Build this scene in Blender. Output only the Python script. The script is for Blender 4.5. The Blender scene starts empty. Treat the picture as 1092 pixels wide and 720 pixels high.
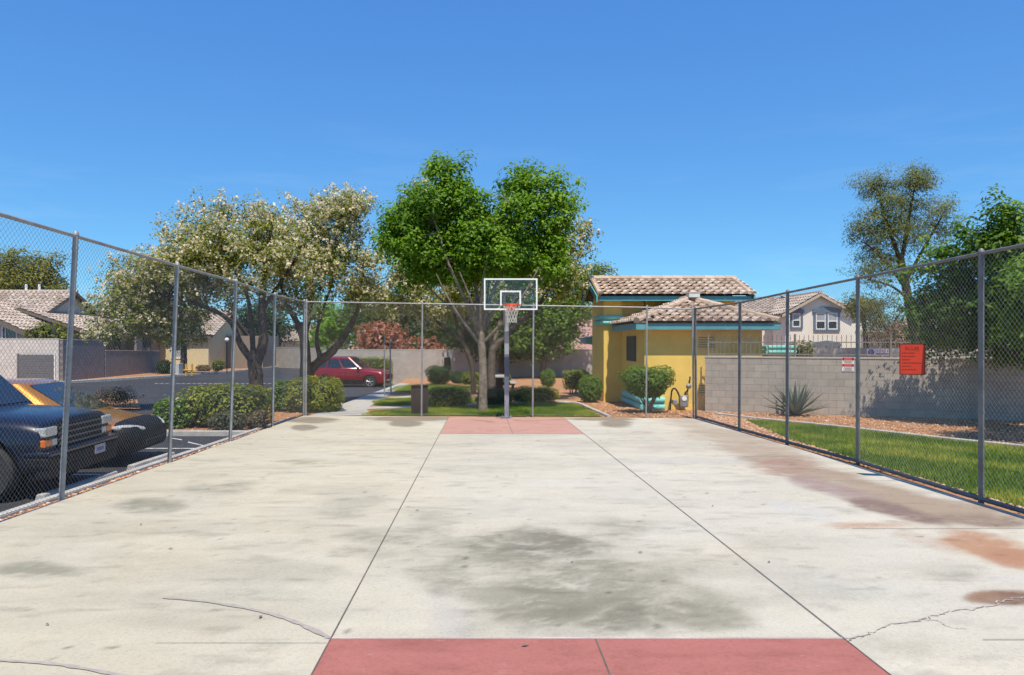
import bpy, bmesh, math, random
import numpy as np
from mathutils import Vector, Matrix
from mathutils.geometry import tessellate_polygon

R = math.radians
scene = bpy.context.scene
col = scene.collection
random.seed(7)
rng = np.random.default_rng(7)

# ------------------------------------------------------------------ camera, light, exposure
F, CX, CY, EYE = 770.0, 514.0, 365.0, 1.776
cam_d = bpy.data.cameras.new('camera')
cam = bpy.data.objects.new('camera', cam_d); col.objects.link(cam)
cam.location = (0, 0, EYE); cam.rotation_euler = (R(90), 0, 0)
cam_d.sensor_fit = 'HORIZONTAL'; cam_d.sensor_width = 36.0
cam_d.lens = F / 1092 * 36
cam_d.shift_x = (546 - CX) / 1092; cam_d.shift_y = (CY - 360) / 1092
cam_d.clip_start = 0.05; cam_d.clip_end = 3000
scene.camera = cam

SUN_EL, SUN_AZ = R(63), R(5.5)          # elevation; degrees to the right of straight behind the camera
to_sun = Vector((math.sin(SUN_AZ) * math.cos(SUN_EL), -math.cos(SUN_AZ) * math.cos(SUN_EL), math.sin(SUN_EL)))
world = bpy.data.worlds.new("World"); scene.world = world; world.use_nodes = True
nt = world.node_tree; nt.nodes.clear()
wo = nt.nodes.new('ShaderNodeOutputWorld'); bg = nt.nodes.new('ShaderNodeBackground'); sky = nt.nodes.new('ShaderNodeTexSky')
sky.sky_type = 'NISHITA'; sky.sun_disc = False
sky.sun_elevation = SUN_EL; sky.sun_rotation = math.pi - SUN_AZ
sky.altitude = 0; sky.air_density = 0.5; sky.dust_density = 0.0; sky.ozone_density = 4.0
bg.inputs['Strength'].default_value = 0.135
# film response of the clear desert sky: each channel is compressed a little, then balanced
sp_ = nt.nodes.new('ShaderNodeSeparateColor'); cb_ = nt.nodes.new('ShaderNodeCombineColor')
nt.links.new(sky.outputs[0], sp_.inputs[0])
for i_, (pw_, gn_) in enumerate(((0.72, 0.833), (0.62, 1.708), (0.32, 3.576))):
    p_ = nt.nodes.new('ShaderNodeMath'); p_.operation = 'POWER'; p_.inputs[1].default_value = pw_
    g_ = nt.nodes.new('ShaderNodeMath'); g_.operation = 'MULTIPLY'; g_.inputs[1].default_value = gn_
    nt.links.new(sp_.outputs[i_], p_.inputs[0]); nt.links.new(p_.outputs[0], g_.inputs[0]); nt.links.new(g_.outputs[0], cb_.inputs[i_])
# thin high wisps low in the sky
tc_ = nt.nodes.new('ShaderNodeTexCoord'); mp_ = nt.nodes.new('ShaderNodeMapping'); mp_.inputs['Scale'].default_value = (2.2, 2.2, 16); mp_.inputs['Location'].default_value = (3.1, .4, .0)
nz_ = nt.nodes.new('ShaderNodeTexNoise'); nz_.inputs['Scale'].default_value = 1.6; nz_.inputs['Detail'].default_value = 7; nz_.inputs['Roughness'].default_value = .6
rm_ = nt.nodes.new('ShaderNodeMapRange'); rm_.inputs[1].default_value = .55; rm_.inputs[2].default_value = .80; rm_.inputs[4].default_value = .14
sx_ = nt.nodes.new('ShaderNodeSeparateXYZ'); el_ = nt.nodes.new('ShaderNodeMapRange'); el_.inputs[1].default_value = .34; el_.inputs[2].default_value = .08
mm_ = nt.nodes.new('ShaderNodeMath'); mm_.operation = 'MULTIPLY'; mxw = nt.nodes.new('ShaderNodeMix'); mxw.data_type = 'RGBA'; mxw.inputs[7].default_value = (6.0, 6.6, 7.0, 1)
nt.links.new(tc_.outputs['Generated'], mp_.inputs[0]); nt.links.new(mp_.outputs[0], nz_.inputs['Vector']); nt.links.new(nz_.outputs['Fac'], rm_.inputs[0])
nt.links.new(tc_.outputs['Generated'], sx_.inputs[0]); nt.links.new(sx_.outputs[2], el_.inputs[0]); nt.links.new(rm_.outputs[0], mm_.inputs[0]); nt.links.new(el_.outputs[0], mm_.inputs[1])
nt.links.new(mm_.outputs[0], mxw.inputs[0]); nt.links.new(cb_.outputs[0], mxw.inputs[6])
nt.links.new(mxw.outputs[2], bg.inputs['Color']); nt.links.new(bg.outputs[0], wo.inputs['Surface'])
sun_d = bpy.data.lights.new('sun', 'SUN'); sun_d.energy = 4.9; sun_d.angle = R(0.5); sun_d.color = (1.0, 0.92, 0.78)
sun = bpy.data.objects.new('sun', sun_d); col.objects.link(sun)
sun.rotation_euler = to_sun.to_track_quat('Z', 'Y').to_euler(); sun.location = (10, -20, 40)
scene.view_settings.view_transform = 'Standard'
try: scene.view_settings.look = 'None'
except Exception: pass
scene.view_settings.gamma = 1.0; scene.view_settings.use_curve_mapping = False
scene.view_settings.exposure = 0.22

# ------------------------------------------------------------------ where things stand
SL = -0.0156                                   # the court and its surroundings fall gently away from the camera
def gz(y): return SL * min(max(y, -12.0), 48.0)
def G(px, py):                                  # ground point seen at a photo pixel
    Y = 1367.0 / (py - 377.0)
    if Y > 48: Y = 770 * (EYE - gz(48)) / (py - CY)
    return ((px - CX) * Y / F, Y)
def W(px, py, Y): return Vector(((px - CX) * Y / F, Y, EYE - (py - CY) * Y / F))
def X(px, Y): return (px - CX) * Y / F
def Z(py, Y): return EYE - (py - CY) * Y / F

# ------------------------------------------------------------------ materials
MATS = {}
def new_mat(name):
    m = bpy.data.materials.new(name); m.use_nodes = True
    t = m.node_tree; t.nodes.clear()
    out = t.nodes.new('ShaderNodeOutputMaterial')
    return m, t, out
def N(t, typ, **kw):
    n = t.nodes.new(typ)
    for k, v in kw.items(): setattr(n, k, v)
    return n
def rgba(c): return (c[0], c[1], c[2], 1)
def ramp(t, fac, stops):
    r = N(t, 'ShaderNodeValToRGB'); e = r.color_ramp.elements
    while len(e) < len(stops): e.new(0.5)
    for i, (p, c) in enumerate(stops): e[i].position = p; e[i].color = rgba(c)
    t.links.new(fac, r.inputs[0]); return r.outputs[0]
def noise(t, vec, scale, detail=4, rough=.55, out='Fac'):
    n = N(t, 'ShaderNodeTexNoise'); n.inputs['Scale'].default_value = scale
    n.inputs['Detail'].default_value = detail; n.inputs['Roughness'].default_value = rough
    if vec is not None: t.links.new(vec, n.inputs['Vector'])
    return n.outputs[out]
def mat(name, c1, c2=None, scale=3.0, rough=.6, metal=0.0, bump=0.0, bscale=40.0, spec=.5, fine=0.0, lo=.35, hi=.65, coat=0.0):
    """two-colour noise-mottled surface with a noise bump"""
    if name in MATS: return MATS[name]
    m, t, out = new_mat(name)
    b = N(t, 'ShaderNodeBsdfPrincipled'); t.links.new(b.outputs[0], out.inputs[0])
    pos = N(t, 'ShaderNodeNewGeometry').outputs['Position']
    c2 = c2 or tuple(x * .86 for x in c1)
    n = noise(t, pos, scale, 6, .6)
    colr = ramp(t, n, [(lo, c2), (hi, c1)])
    if fine:
        nf = noise(t, pos, scale * 23, 3, .7)
        mx = N(t, 'ShaderNodeMix', data_type='RGBA', blend_type='MULTIPLY'); mx.inputs[0].default_value = fine
        t.links.new(colr, mx.inputs[6])
        t.links.new(ramp(t, nf, [(.3, (.35, .35, .35)), (.7, (1.35, 1.35, 1.35))]), mx.inputs[7]); colr = mx.outputs[2]
    t.links.new(colr, b.inputs['Base Color'])
    b.inputs['Roughness'].default_value = rough; b.inputs['Metallic'].default_value = metal
    b.inputs['Specular IOR Level'].default_value = spec; b.inputs['Coat Weight'].default_value = coat
    b.inputs['Coat Roughness'].default_value = .04
    if bump:
        bp = N(t, 'ShaderNodeBump'); bp.inputs['Strength'].default_value = bump; bp.inputs['Distance'].default_value = .02
        t.links.new(noise(t, pos, bscale, 4, .6), bp.inputs['Height']); t.links.new(bp.outputs[0], b.inputs['Normal'])
    MATS[name] = m; return m
def leafmat(name, dark, mid, light, trans=.35, gloss=.0):
    if name in MATS: return MATS[name]
    m, t, out = new_mat(name)
    at = N(t, 'ShaderNodeAttribute'); at.attribute_name = 'tint'
    c = ramp(t, at.outputs['Fac'], [(0, dark), (.5, mid), (1, light)])
    d = N(t, 'ShaderNodeBsdfPrincipled'); tr = N(t, 'ShaderNodeBsdfTranslucent'); mx = N(t, 'ShaderNodeMixShader')
    d.inputs['Roughness'].default_value = .55; d.inputs['Specular IOR Level'].default_value = .35 + gloss
    t.links.new(c, d.inputs['Base Color'])
    hs = N(t, 'ShaderNodeHueSaturation'); hs.inputs['Saturation'].default_value = 1.15; hs.inputs['Value'].default_value = 1.1
    t.links.new(c, hs.inputs['Color']); t.links.new(hs.outputs[0], tr.inputs[0])
    mx.inputs[0].default_value = trans
    t.links.new(d.outputs[0], mx.inputs[1]); t.links.new(tr.outputs[0], mx.inputs[2]); t.links.new(mx.outputs[0], out.inputs[0])
    MATS[name] = m; return m
def tintmat(name, stops, rough=.85, bump=0.0, bscale=60, mott=.25):
    """colour from the per-piece 'tint' value (roof tiles, stones)"""
    if name in MATS: return MATS[name]
    m, t, out = new_mat(name)
    at = N(t, 'ShaderNodeAttribute'); at.attribute_name = 'tint'
    c = ramp(t, at.outputs['Fac'], stops)
    b = N(t, 'ShaderNodeBsdfPrincipled'); b.inputs['Roughness'].default_value = rough; b.inputs['Specular IOR Level'].default_value = .3
    pos = N(t, 'ShaderNodeNewGeometry').outputs['Position']
    mx = N(t, 'ShaderNodeMix', data_type='RGBA', blend_type='MULTIPLY'); mx.inputs[0].default_value = mott
    t.links.new(c, mx.inputs[6]); t.links.new(ramp(t, noise(t, pos, 25, 5, .7), [(.3, (.3, .3, .3)), (.7, (1.3, 1.3, 1.3))]), mx.inputs[7])
    t.links.new(mx.outputs[2], b.inputs['Base Color'])
    if bump:
        bp = N(t, 'ShaderNodeBump'); bp.inputs['Strength'].default_value = bump; bp.inputs['Distance'].default_value = .01
        t.links.new(noise(t, pos, bscale, 4, .6), bp.inputs['Height']); t.links.new(bp.outputs[0], b.inputs['Normal'])
    t.links.new(b.outputs[0], out.inputs[0]); MATS[name] = m; return m
def blockmat(name, c1, c2, mortar, dirt, bw=.41, bh=.205, dirt_h=.35, z0=-.3):
    """masonry blocks laid in courses along the wall's own uv (metres), soil splashed up the foot"""
    if name in MATS: return MATS[name]
    m, t, out = new_mat(name)
    uv = N(t, 'ShaderNodeUVMap'); uv.uv_map = 'wall'
    br = N(t, 'ShaderNodeTexBrick'); br.offset = .5
    br.inputs['Scale'].default_value = 1.0; br.inputs['Brick Width'].default_value = bw; br.inputs['Row Height'].default_value = bh
    br.inputs['Mortar Size'].default_value = .008; br.inputs['Mortar Smooth'].default_value = .3; br.inputs['Bias'].default_value = 0
    br.inputs['Color1'].default_value = rgba(c1); br.inputs['Color2'].default_value = rgba(c2); br.inputs['Mortar'].default_value = rgba(mortar)
    t.links.new(uv.outputs[0], br.inputs['Vector'])
    pos = N(t, 'ShaderNodeNewGeometry').outputs['Position']
    mx = N(t, 'ShaderNodeMix', data_type='RGBA', blend_type='MULTIPLY'); mx.inputs[0].default_value = .45
    t.links.new(br.outputs['Color'], mx.inputs[6])
    t.links.new(ramp(t, noise(t, pos, 2.2, 8, .72), [(.3, (.62, .60, .57)), (.7, (1.25, 1.25, 1.25))]), mx.inputs[7])
    sep = N(t, 'ShaderNodeSeparateXYZ'); t.links.new(uv.outputs[0], sep.inputs[0])
    mr = N(t, 'ShaderNodeMapRange'); mr.inputs[1].default_value = dirt_h; mr.inputs[2].default_value = .02; mr.inputs[3].default_value = 0; mr.inputs[4].default_value = .75
    t.links.new(sep.outputs[1], mr.inputs[0])
    mu = N(t, 'ShaderNodeMath', operation='MULTIPLY'); t.links.new(mr.outputs[0], mu.inputs[0])
    nn = N(t, 'ShaderNodeMapRange'); nn.inputs[1].default_value = .3; nn.inputs[2].default_value = .62
    t.links.new(noise(t, pos, 3.5, 6, .65), nn.inputs[0]); t.links.new(nn.outputs[0], mu.inputs[1])
    m2 = N(t, 'ShaderNodeMix', data_type='RGBA'); t.links.new(mu.outputs[0], m2.inputs[0]); t.links.new(mx.outputs[2], m2.inputs[6]); m2.inputs[7].default_value = rgba(dirt)
    b = N(t, 'ShaderNodeBsdfPrincipled'); b.inputs['Roughness'].default_value = .92; b.inputs['Specular IOR Level'].default_value = .2
    t.links.new(m2.outputs[2], b.inputs['Base Color'])
    bp = N(t, 'ShaderNodeBump'); bp.inputs['Strength'].default_value = .5; bp.inputs['Distance'].default_value = .012
    ad = N(t, 'ShaderNodeMath', operation='MULTIPLY_ADD'); t.links.new(br.outputs['Fac'], ad.inputs[0]); ad.inputs[1].default_value = -1.0
    t.links.new(noise(t, pos, 45, 4, .7), ad.inputs[2]); t.links.new(ad.outputs[0], bp.inputs['Height'])
    t.links.new(bp.outputs[0], b.inputs['Normal']); t.links.new(b.outputs[0], out.inputs[0])
    MATS[name] = m; return m
def glassmat(name, tintc=(.9, .95, .95), fac=.1):
    if name in MATS: return MATS[name]
    m, t, out = new_mat(name)
    tr = N(t, 'ShaderNodeBsdfTransparent'); tr.inputs[0].default_value = rgba(tintc)
    gl = N(t, 'ShaderNodeBsdfGlossy'); gl.inputs['Roughness'].default_value = .03
    fr = N(t, 'ShaderNodeFresnel'); fr.inputs[0].default_value = 1.45
    mx = N(t, 'ShaderNodeMixShader'); t.links.new(fr.outputs[0], mx.inputs[0]); t.links.new(tr.outputs[0], mx.inputs[1]); t.links.new(gl.outputs[0], mx.inputs[2])
    t.links.new(mx.outputs[0], out.inputs[0]); MATS[name] = m; return m

M_galv = mat('galvanised', (.34, .335, .325), (.24, .238, .232), 6, .5, .2, .05, 80)
M_galvd = mat('galvanised_dark', (.19, .188, .185), (.12, .118, .115), 5, .55, .15, .05, 80)  # darker grey for the lawn-side posts
M_wire = mat('wire_zinc', (.27, .255, .235), (.19, .18, .165), 9, .6, .1)
M_wired = mat('wire_pale', (.42, .39, .35), (.30, .28, .25), 9, .6, .1)  # paler grey for the lawn-side mesh
M_conc = mat('concrete_pale', (.50, .48, .44), (.38, .36, .32), 2.5, .9, 0, .25, 60, .2, .3)
M_curb = mat('concrete_curb', (.55, .53, .49), (.40, .38, .35), 3.5, .9, 0, .3, 70, .2, .35)
M_asph = mat('asphalt', (.062, .062, .066), (.042, .042, .046), .5, .88, 0, .5, 160, .25, .5)
M_paint = mat('road_paint', (.70, .70, .68), (.30, .30, .30), 9, .8, 0, .1, 60, .3)
M_dirt = mat('desert_dirt', (.42, .30, .20), (.33, .23, .15), .6, .95, 0, .4, 30, .1, .4)
M_gravel = mat('gravel_tan', (.54, .29, .15), (.38, .195, .10), 3.0, .95, 0, .9, 38, .1, .8)
M_grassbase = mat('turf_soil', (.12, .19, .022), (.08, .125, .018), 2.2, .95, 0, .6, 90, .1, .6)
M_joint = mat('joint_dark', (.17, .15, .13), (.09, .08, .07), 8, .95)
M_yellow = mat('stucco_yellow', (.93, .655, .175), (.84, .58, .14), 1.6, .93, 0, .8, 90, .15, .3)
M_teal = mat('teal_trim', (.10, .33, .36), (.08, .27, .30), 3, .6)
M_mint = mat('mint_foam', (.22, .62, .56), (.17, .52, .48), 4, .75, 0, .2, 90)
M_black = mat('black_plastic', (.010, .010, .011), (.007, .007, .008), 8, .6, spec=.25)
M_dark = mat('dark_void', (.02, .02, .022), (.012, .012, .012), 4, .8)
M_rubber = mat('tyre_rubber', (.03, .03, .03), (.02, .02, .02), 14, .85, 0, .2, 60)
M_alloy = mat('alloy', (.55, .54, .50), (.42, .40, .36), 12, .35, .8)
M_chrome = mat('chrome', (.62, .63, .65), (.5, .5, .52), 6, .15, 1.0)
M_white = mat('white_paint', (.80, .80, .78), (.72, .72, .70), 4, .5)
M_glass = mat('car_glass', (.012, .02, .03), (.010, .015, .022), 2, .03, 0, spec=.9)
M_lens = mat('lamp_lens', (.60, .60, .57), (.30, .31, .30), 30, .12, .1, coat=.6)
M_amber = mat('amber_lens', (.85, .22, .02), (.6, .12, .01), 25, .2, coat=.6)
M_redlens = mat('red_lens', (.45, .02, .015), (.3, .01, .01), 25, .2, coat=.6)
M_bark = mat('bark_grey', (.34, .28, .22), (.15, .12, .095), 7, .95, 0, 1.0, 28, .1, .5)
M_barkm = mat('bark_mid', (.20, .16, .125), (.085, .068, .053), 7, .95, 0, 1.0, 28, .1, .5)
M_barkd = mat('bark_dark', (.12, .095, .075), (.05, .04, .032), 7, .95, 0, 1.0, 24, .1, .5)
M_twig = mat('twig', (.22, .18, .14), (.12, .095, .07), 9, .95)
M_hedgecore = mat('hedge_light_block', (.035, .045, .012), (.02, .028, .008), 9, .95, 0, .8, 30)  # dark fill for the added cores that stop light passing through shrubs
M_orange = mat('sign_orange', (.52, .036, .010), (.46, .03, .009), 6, .5)
M_signedge = mat('sign_edge', (.16, .012, .008), (.12, .01, .006), 6, .6)
M_signink = mat('sign_ink', (.22, .018, .008), (.18, .015, .006), 6, .6)
M_red = mat('red_paint', (.62, .05, .04), (.5, .04, .03), 6, .5)
M_purple = mat('purple_ink', (.16, .12, .42), (.12, .10, .34), 20, .6)
M_pinkink = mat('pink_ink', (.70, .32, .36), (.6, .26, .3), 20, .6)
M_brownbin = mat('bin_brown', (.10, .07, .06), (.06, .043, .036), 5, .7, 0, .2, 50)
M_iron = mat('iron_tan', (.30, .27, .23), (.20, .18, .15), 6, .6, .3)
M_net = mat('net_cord', (.58, .56, .50), (.44, .42, .37), 20, .9)
M_rim = mat('rim_orange', (.80, .10, .03), (.65, .07, .02), 9, .45)
M_board = glassmat('board_glass', (.97, .98, .98))
LF = {
 'green': leafmat('leaf_green', (.07, .155, .011), (.155, .295, .016), (.29, .45, .032), .45),
 'dark': leafmat('leaf_dark', (.018, .042, .008), (.030, .068, .010), (.060, .115, .016), .3),
 'olive': leafmat('leaf_olive', (.10, .11, .018), (.195, .20, .030), (.32, .30, .05), .38),
 'hedge': leafmat('leaf_hedge', (.08, .11, .011), (.20, .235, .018), (.42, .41, .035), .35),
 'hedgegreen': leafmat('leaf_hedge_green', (.055, .11, .014), (.115, .21, .02), (.23, .33, .04), .35),
 'yellow': leafmat('leaf_yellow', (.10, .12, .01), (.20, .22, .014), (.34, .34, .03), .35),
 'grey': leafmat('leaf_grey', (.07, .075, .035), (.125, .125, .06), (.21, .20, .10), .3),
 'red': leafmat('leaf_red', (.13, .10, .02), (.45, .17, .10), (.64, .38, .29), .4),
 'blossom': leafmat('petal_cream', (.60, .50, .32), (.80, .71, .50), (.88, .82, .66), .40),
 'lawn_tree': leafmat('leaf_lawn_tree', (.055, .115, .012), (.115, .215, .018), (.24, .37, .04), .4),
 'bloom': leafmat('leaf_bloom', (.12, .15, .022), (.23, .265, .038), (.36, .37, .065), .5),
 'euc': leafmat('leaf_eucalypt', (.09, .115, .032), (.165, .195, .055), (.27, .29, .09), .4),
 'dry': leafmat('leaf_dry', (.10, .065, .03), (.19, .125, .06), (.30, .22, .12), .25),
 'grass': leafmat('grass_blade', (.095, .17, .014), (.20, .29, .020), (.46, .44, .06), .35),
}

# ------------------------------------------------------------------ object helpers
ORG = {}
def tag(o, label=None, cat=None, group=None, kind=None):
    if label: o['label'] = label
    if cat: o['category'] = cat
    if group: o['group'] = group
    if kind: o['kind'] = kind
    return o
def thing(name, label, cat, loc=(0, 0, 0), group=None, rz=0.0, local=False):
    o = bpy.data.objects.new(name, None); col.objects.link(o)
    o.location = loc; o.rotation_euler = (0, 0, rz); o.empty_display_size = .2
    ORG[o.name] = Vector((0, 0, 0)) if local else Vector(loc)
    return tag(o, label, cat, group)
def origin_of(p):
    while p is not None:
        if p.name in ORG: return ORG[p.name]
        p = p.parent
    return Vector((0, 0, 0))
def link(name, me, m, parent=None, smooth=False):
    o = bpy.data.objects.new(name, me); col.objects.link(o)
    if m: me.materials.append(m)
    if parent: o.parent = parent
    if smooth: smooth_angle(me)
    return o
def smooth_angle(me, ang=40):
    me.polygons.foreach_set('use_smooth', [True] * len(me.polygons))
    try: me.set_sharp_from_angle(angle=R(ang))
    except Exception: pass
class MB:
    def __init__(s): s.v = []; s.f = []; s.t = []
    def add(s, vs, fs, tint=.5):
        o = len(s.v); s.v += [tuple(p) for p in vs]; s.t += [tint] * len(vs)
        s.f += [tuple(i + o for i in f) for f in fs]; return s
    def box(s, x0, x1, y0, y1, z0, z1, tint=.5):
        return s.add([(x0, y0, z0), (x1, y0, z0), (x1, y1, z0), (x0, y1, z0), (x0, y0, z1), (x1, y0, z1), (x1, y1, z1), (x0, y1, z1)],
                     [(0, 3, 2, 1), (4, 5, 6, 7), (0, 1, 5, 4), (1, 2, 6, 5), (2, 3, 7, 6), (3, 0, 4, 7)], tint)
    def cbox(s, c, d, tint=.5): return s.box(c[0] - d[0] / 2, c[0] + d[0] / 2, c[1] - d[1] / 2, c[1] + d[1] / 2, c[2] - d[2] / 2, c[2] + d[2] / 2, tint)
    def seg_box(s, a, b, w, z0, z1, z0b=None, z1b=None):
        """upright slab from plan point a to b, thickness w"""
        a = Vector(a[:2]); b = Vector(b[:2]); n = Vector((-(b - a).y, (b - a).x)).normalized() * w / 2
        z0b = z0 if z0b is None else z0b; z1b = z1 if z1b is None else z1b
        P = [a - n, b - n, b + n, a + n]
        zz0 = [z0, z0b, z0b, z0]; zz1 = [z1, z1b, z1b, z1]
        return s.add([(p.x, p.y, z) for p, z in zip(P, zz0)] + [(p.x, p.y, z) for p, z in zip(P, zz1)],
                     [(0, 3, 2, 1), (4, 5, 6, 7), (0, 1, 5, 4), (1, 2, 6, 5), (2, 3, 7, 6), (3, 0, 4, 7)])
    def tube(s, pts, rad, n=8, caps=True, tint=.5):
        pts = [Vector(p) for p in pts]
        if not hasattr(rad, '__len__'): rad = [rad] * len(pts)
        vs = []; fs = []; ref = None
        for i, p in enumerate(pts):
            d = (pts[min(i + 1, len(pts) - 1)] - pts[max(i - 1, 0)])
            if d.length < 1e-9: d = Vector((0, 0, 1))
            d.normalize()
            if ref is None: ref = Vector((1, 0, 0)) if abs(d.x) < .8 else Vector((0, 1, 0))
            a = (ref - d * ref.dot(d)).normalized(); b = d.cross(a); ref = a
            for k in range(n):
                t = 2 * math.pi * k / n
                vs.append(p + a * math.cos(t) * rad[i] + b * math.sin(t) * rad[i])
        for i in range(len(pts) - 1):
            for k in range(n):
                k2 = (k + 1) % n
                fs.append((i * n + k, i * n + k2, (i + 1) * n + k2, (i + 1) * n + k))
        if caps:
            fs.append(tuple(reversed(range(n)))); fs.append(tuple(range((len(pts) - 1) * n, len(pts) * n)))
        return s.add(vs, fs, tint)
    def lathe(s, c, prof, n=20, tint=.5):
        """profile [(r,z)] turned about the vertical through c"""
        vs = []; fs = []
        for r, z in prof:
            for k in range(n):
                t = 2 * math.pi * k / n; vs.append((c[0] + r * math.cos(t), c[1] + r * math.sin(t), c[2] + z))
        for i in range(len(prof) - 1):
            for k in range(n):
                k2 = (k + 1) % n; fs.append((i * n + k, i * n + k2, (i + 1) * n + k2, (i + 1) * n + k))
        fs.append(tuple(reversed(range(n)))); fs.append(tuple(range((len(prof) - 1) * n, len(prof) * n)))
        return s.add(vs, fs, tint)
    def prism(s, poly, d):
        """3-D polygon pushed by vector d"""
        n = len(poly); P = [Vector(p) for p in poly]; d = Vector(d)
        return s.add(P + [p + d for p in P], [tuple(reversed(range(n))), tuple(range(n, 2 * n))] + [(i, (i + 1) % n, n + (i + 1) % n, n + i) for i in range(n)])
    def build(s, name, m, parent=None, smooth=False, bevel=0.0, tint=False, seg=2, org=None):
        o0 = origin_of(parent) if org is None else Vector(org)
        me = bpy.data.meshes.new(name)
        me.from_pydata([(p[0] - o0.x, p[1] - o0.y, p[2] - o0.z) for p in s.v], [], s.f)
        if tint:
            a = me.attributes.new('tint', 'FLOAT', 'POINT'); a.data.foreach_set('value', s.t)
        bm = bmesh.new(); bm.from_mesh(me); bmesh.ops.recalc_face_normals(bm, faces=bm.faces)
        if bevel:
            bmesh.ops.bevel(bm, geom=[e for e in bm.edges if len(e.link_faces) == 2 and e.calc_face_angle(0) > .5], offset=bevel, segments=seg, profile=.6, affect='EDGES', clamp_overlap=True)
        bm.to_mesh(me); bm.free(); me.update()
        return link(name, me, m, parent, smooth)
def copy_tree(o, parent=None):
    c = o.copy(); col.objects.link(c)
    if parent is not None: c.parent = parent
    if o.name in ORG: ORG[c.name] = ORG[o.name]
    for ch in list(o.children): copy_tree(ch, c)
    return c
def struct(o): o['kind'] = 'structure'; return o
def clip_y(poly, y, keep_low):
    out = []
    for i in range(len(poly)):
        a, b = poly[i], poly[(i + 1) % len(poly)]
        ia = (a[1] <= y) == keep_low or a[1] == y; ib = (b[1] <= y) == keep_low or b[1] == y
        if ia: out.append(a)
        if ia != ib:
            t = (y - a[1]) / (b[1] - a[1]); out.append((a[0] + t * (b[0] - a[0]), y))
    return out
def sheet(name, poly, dz, m, kind='structure'):
    """a ground-hugging sheet following the fall of the terrain"""
    mb = MB(); pieces = [poly]
    for yc in (-12.0, 48.0):
        nx = []
        for p in pieces:
            for low in (True, False):
                q = clip_y(p, yc, low)
                if len(q) > 2 and (max(a[1] for a in q) - min(a[1] for a in q)) > 1e-6: nx.append(q)
        pieces = nx
    for p in pieces:
        P = [Vector((a[0], a[1], 0)) for a in p]
        mb.add([(a[0], a[1], gz(a[1]) + dz) for a in p], [tuple(t) for t in tessellate_polygon([P])])
    o = mb.build(name, m)
    for pl in o.data.polygons:
        if pl.normal.z < 0: pl.flip()
    o['kind'] = kind; return o
def strip(name, pts, w, z0, z1, m):
    """kerb: a low ridge following plan points on the terrain"""
    mb = MB(); vs = []; n = len(pts)
    for i, p in enumerate(pts):
        p = Vector(p); a = Vector(pts[max(i - 1, 0)]); b = Vector(pts[min(i + 1, n - 1)])
        d = (b - a).normalized(); q = Vector((-d.y, d.x)) * w / 2; g = gz(p.y)
        vs += [(p.x - q.x, p.y - q.y, g + z0), (p.x - q.x, p.y - q.y, g + z1), (p.x + q.x, p.y + q.y, g + z1), (p.x + q.x, p.y + q.y, g + z0)]
    fs = [(0, 1, 2, 3), tuple(reversed(range(4 * n - 4, 4 * n)))]
    for i in range(n - 1):
        for k in range(4): fs.append((4 * i + k, 4 * i + (k + 1) % 4, 4 * i + 4 + (k + 1) % 4, 4 * i + 4 + k))
    mb.add(vs, fs); o = mb.build(name, m, bevel=.012, seg=1); o['kind'] = 'structure'; return o
def smoothpath(pts, n=6):
    P = [Vector(p) for p in pts]; out = []
    for i in range(len(P) - 1):
        p0, p1, p2, p3 = P[max(i - 1, 0)], P[i], P[i + 1], P[min(i + 2, len(P) - 1)]
        for k in range(n):
            t = k / n
            out.append(.5 * ((2 * p1) + (p2 - p0) * t + (2 * p0 - 5 * p1 + 4 * p2 - p3) * t * t + (3 * p1 - p0 - 3 * p2 + p3) * t ** 3))
    out.append(P[-1]); return out
def uvwall(o, pts_uv):
    uvl = o.data.uv_layers.new(name='wall')
    for lp in o.data.loops: uvl.data[lp.index].uv = pts_uv(o.data.vertices[lp.vertex_index].co)

# ------------------------------------------------------------------ foliage helpers
def np_mesh(name, V, Fq, tint, m, parent=None):
    me = bpy.data.meshes.new(name); nv = len(V); k = Fq.shape[1]; nf = len(Fq)
    me.vertices.add(nv); me.vertices.foreach_set('co', np.ascontiguousarray(V, dtype=np.float32).ravel())
    me.loops.add(nf * k); me.loops.foreach_set('vertex_index', np.ascontiguousarray(Fq, dtype=np.int32).ravel())
    me.polygons.add(nf); me.polygons.foreach_set('loop_start', np.arange(0, nf * k, k, dtype=np.int32))
    me.polygons.foreach_set('loop_total', np.full(nf, k, dtype=np.int32))
    if tint is not None:
        a = me.attributes.new('tint', 'FLOAT', 'POINT'); a.data.foreach_set('value', np.ascontiguousarray(tint, dtype=np.float32))
    me.update(calc_edges=True); me.validate()
    return link(name, me, m, parent)
def unit(a): return a / np.maximum(np.linalg.norm(a, axis=1, keepdims=True), 1e-9)
def leaves(name, P, Nn, size, tint, m, parent, aspect=.5, fold=.12, droop=0.0):
    n = len(P); o0 = np.array(origin_of(parent))
    Nn = unit(Nn); r = rng.normal(size=(n, 3)); r[:, 2] -= droop
    T = unit(r - Nn * np.sum(r * Nn, 1, keepdims=True)); B = np.cross(Nn, T)
    s = size[:, None]; P = P - o0
    V = np.stack([P - T * s * .5, P + B * s * aspect * .5 + Nn * s * fold, P + T * s * .5, P - B * s * aspect * .5 + Nn * s * fold], 1).reshape(-1, 3)
    Fq = np.arange(4 * n).reshape(-1, 4)
    return np_mesh(name, V, Fq, np.repeat(np.clip(tint, 0, 1), 4), m, parent)
def sphere_pts(n, power=2.2):
    d = unit(rng.normal(size=(n, 3))); return d * (rng.random((n, 1)) ** (1 / power))
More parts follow.
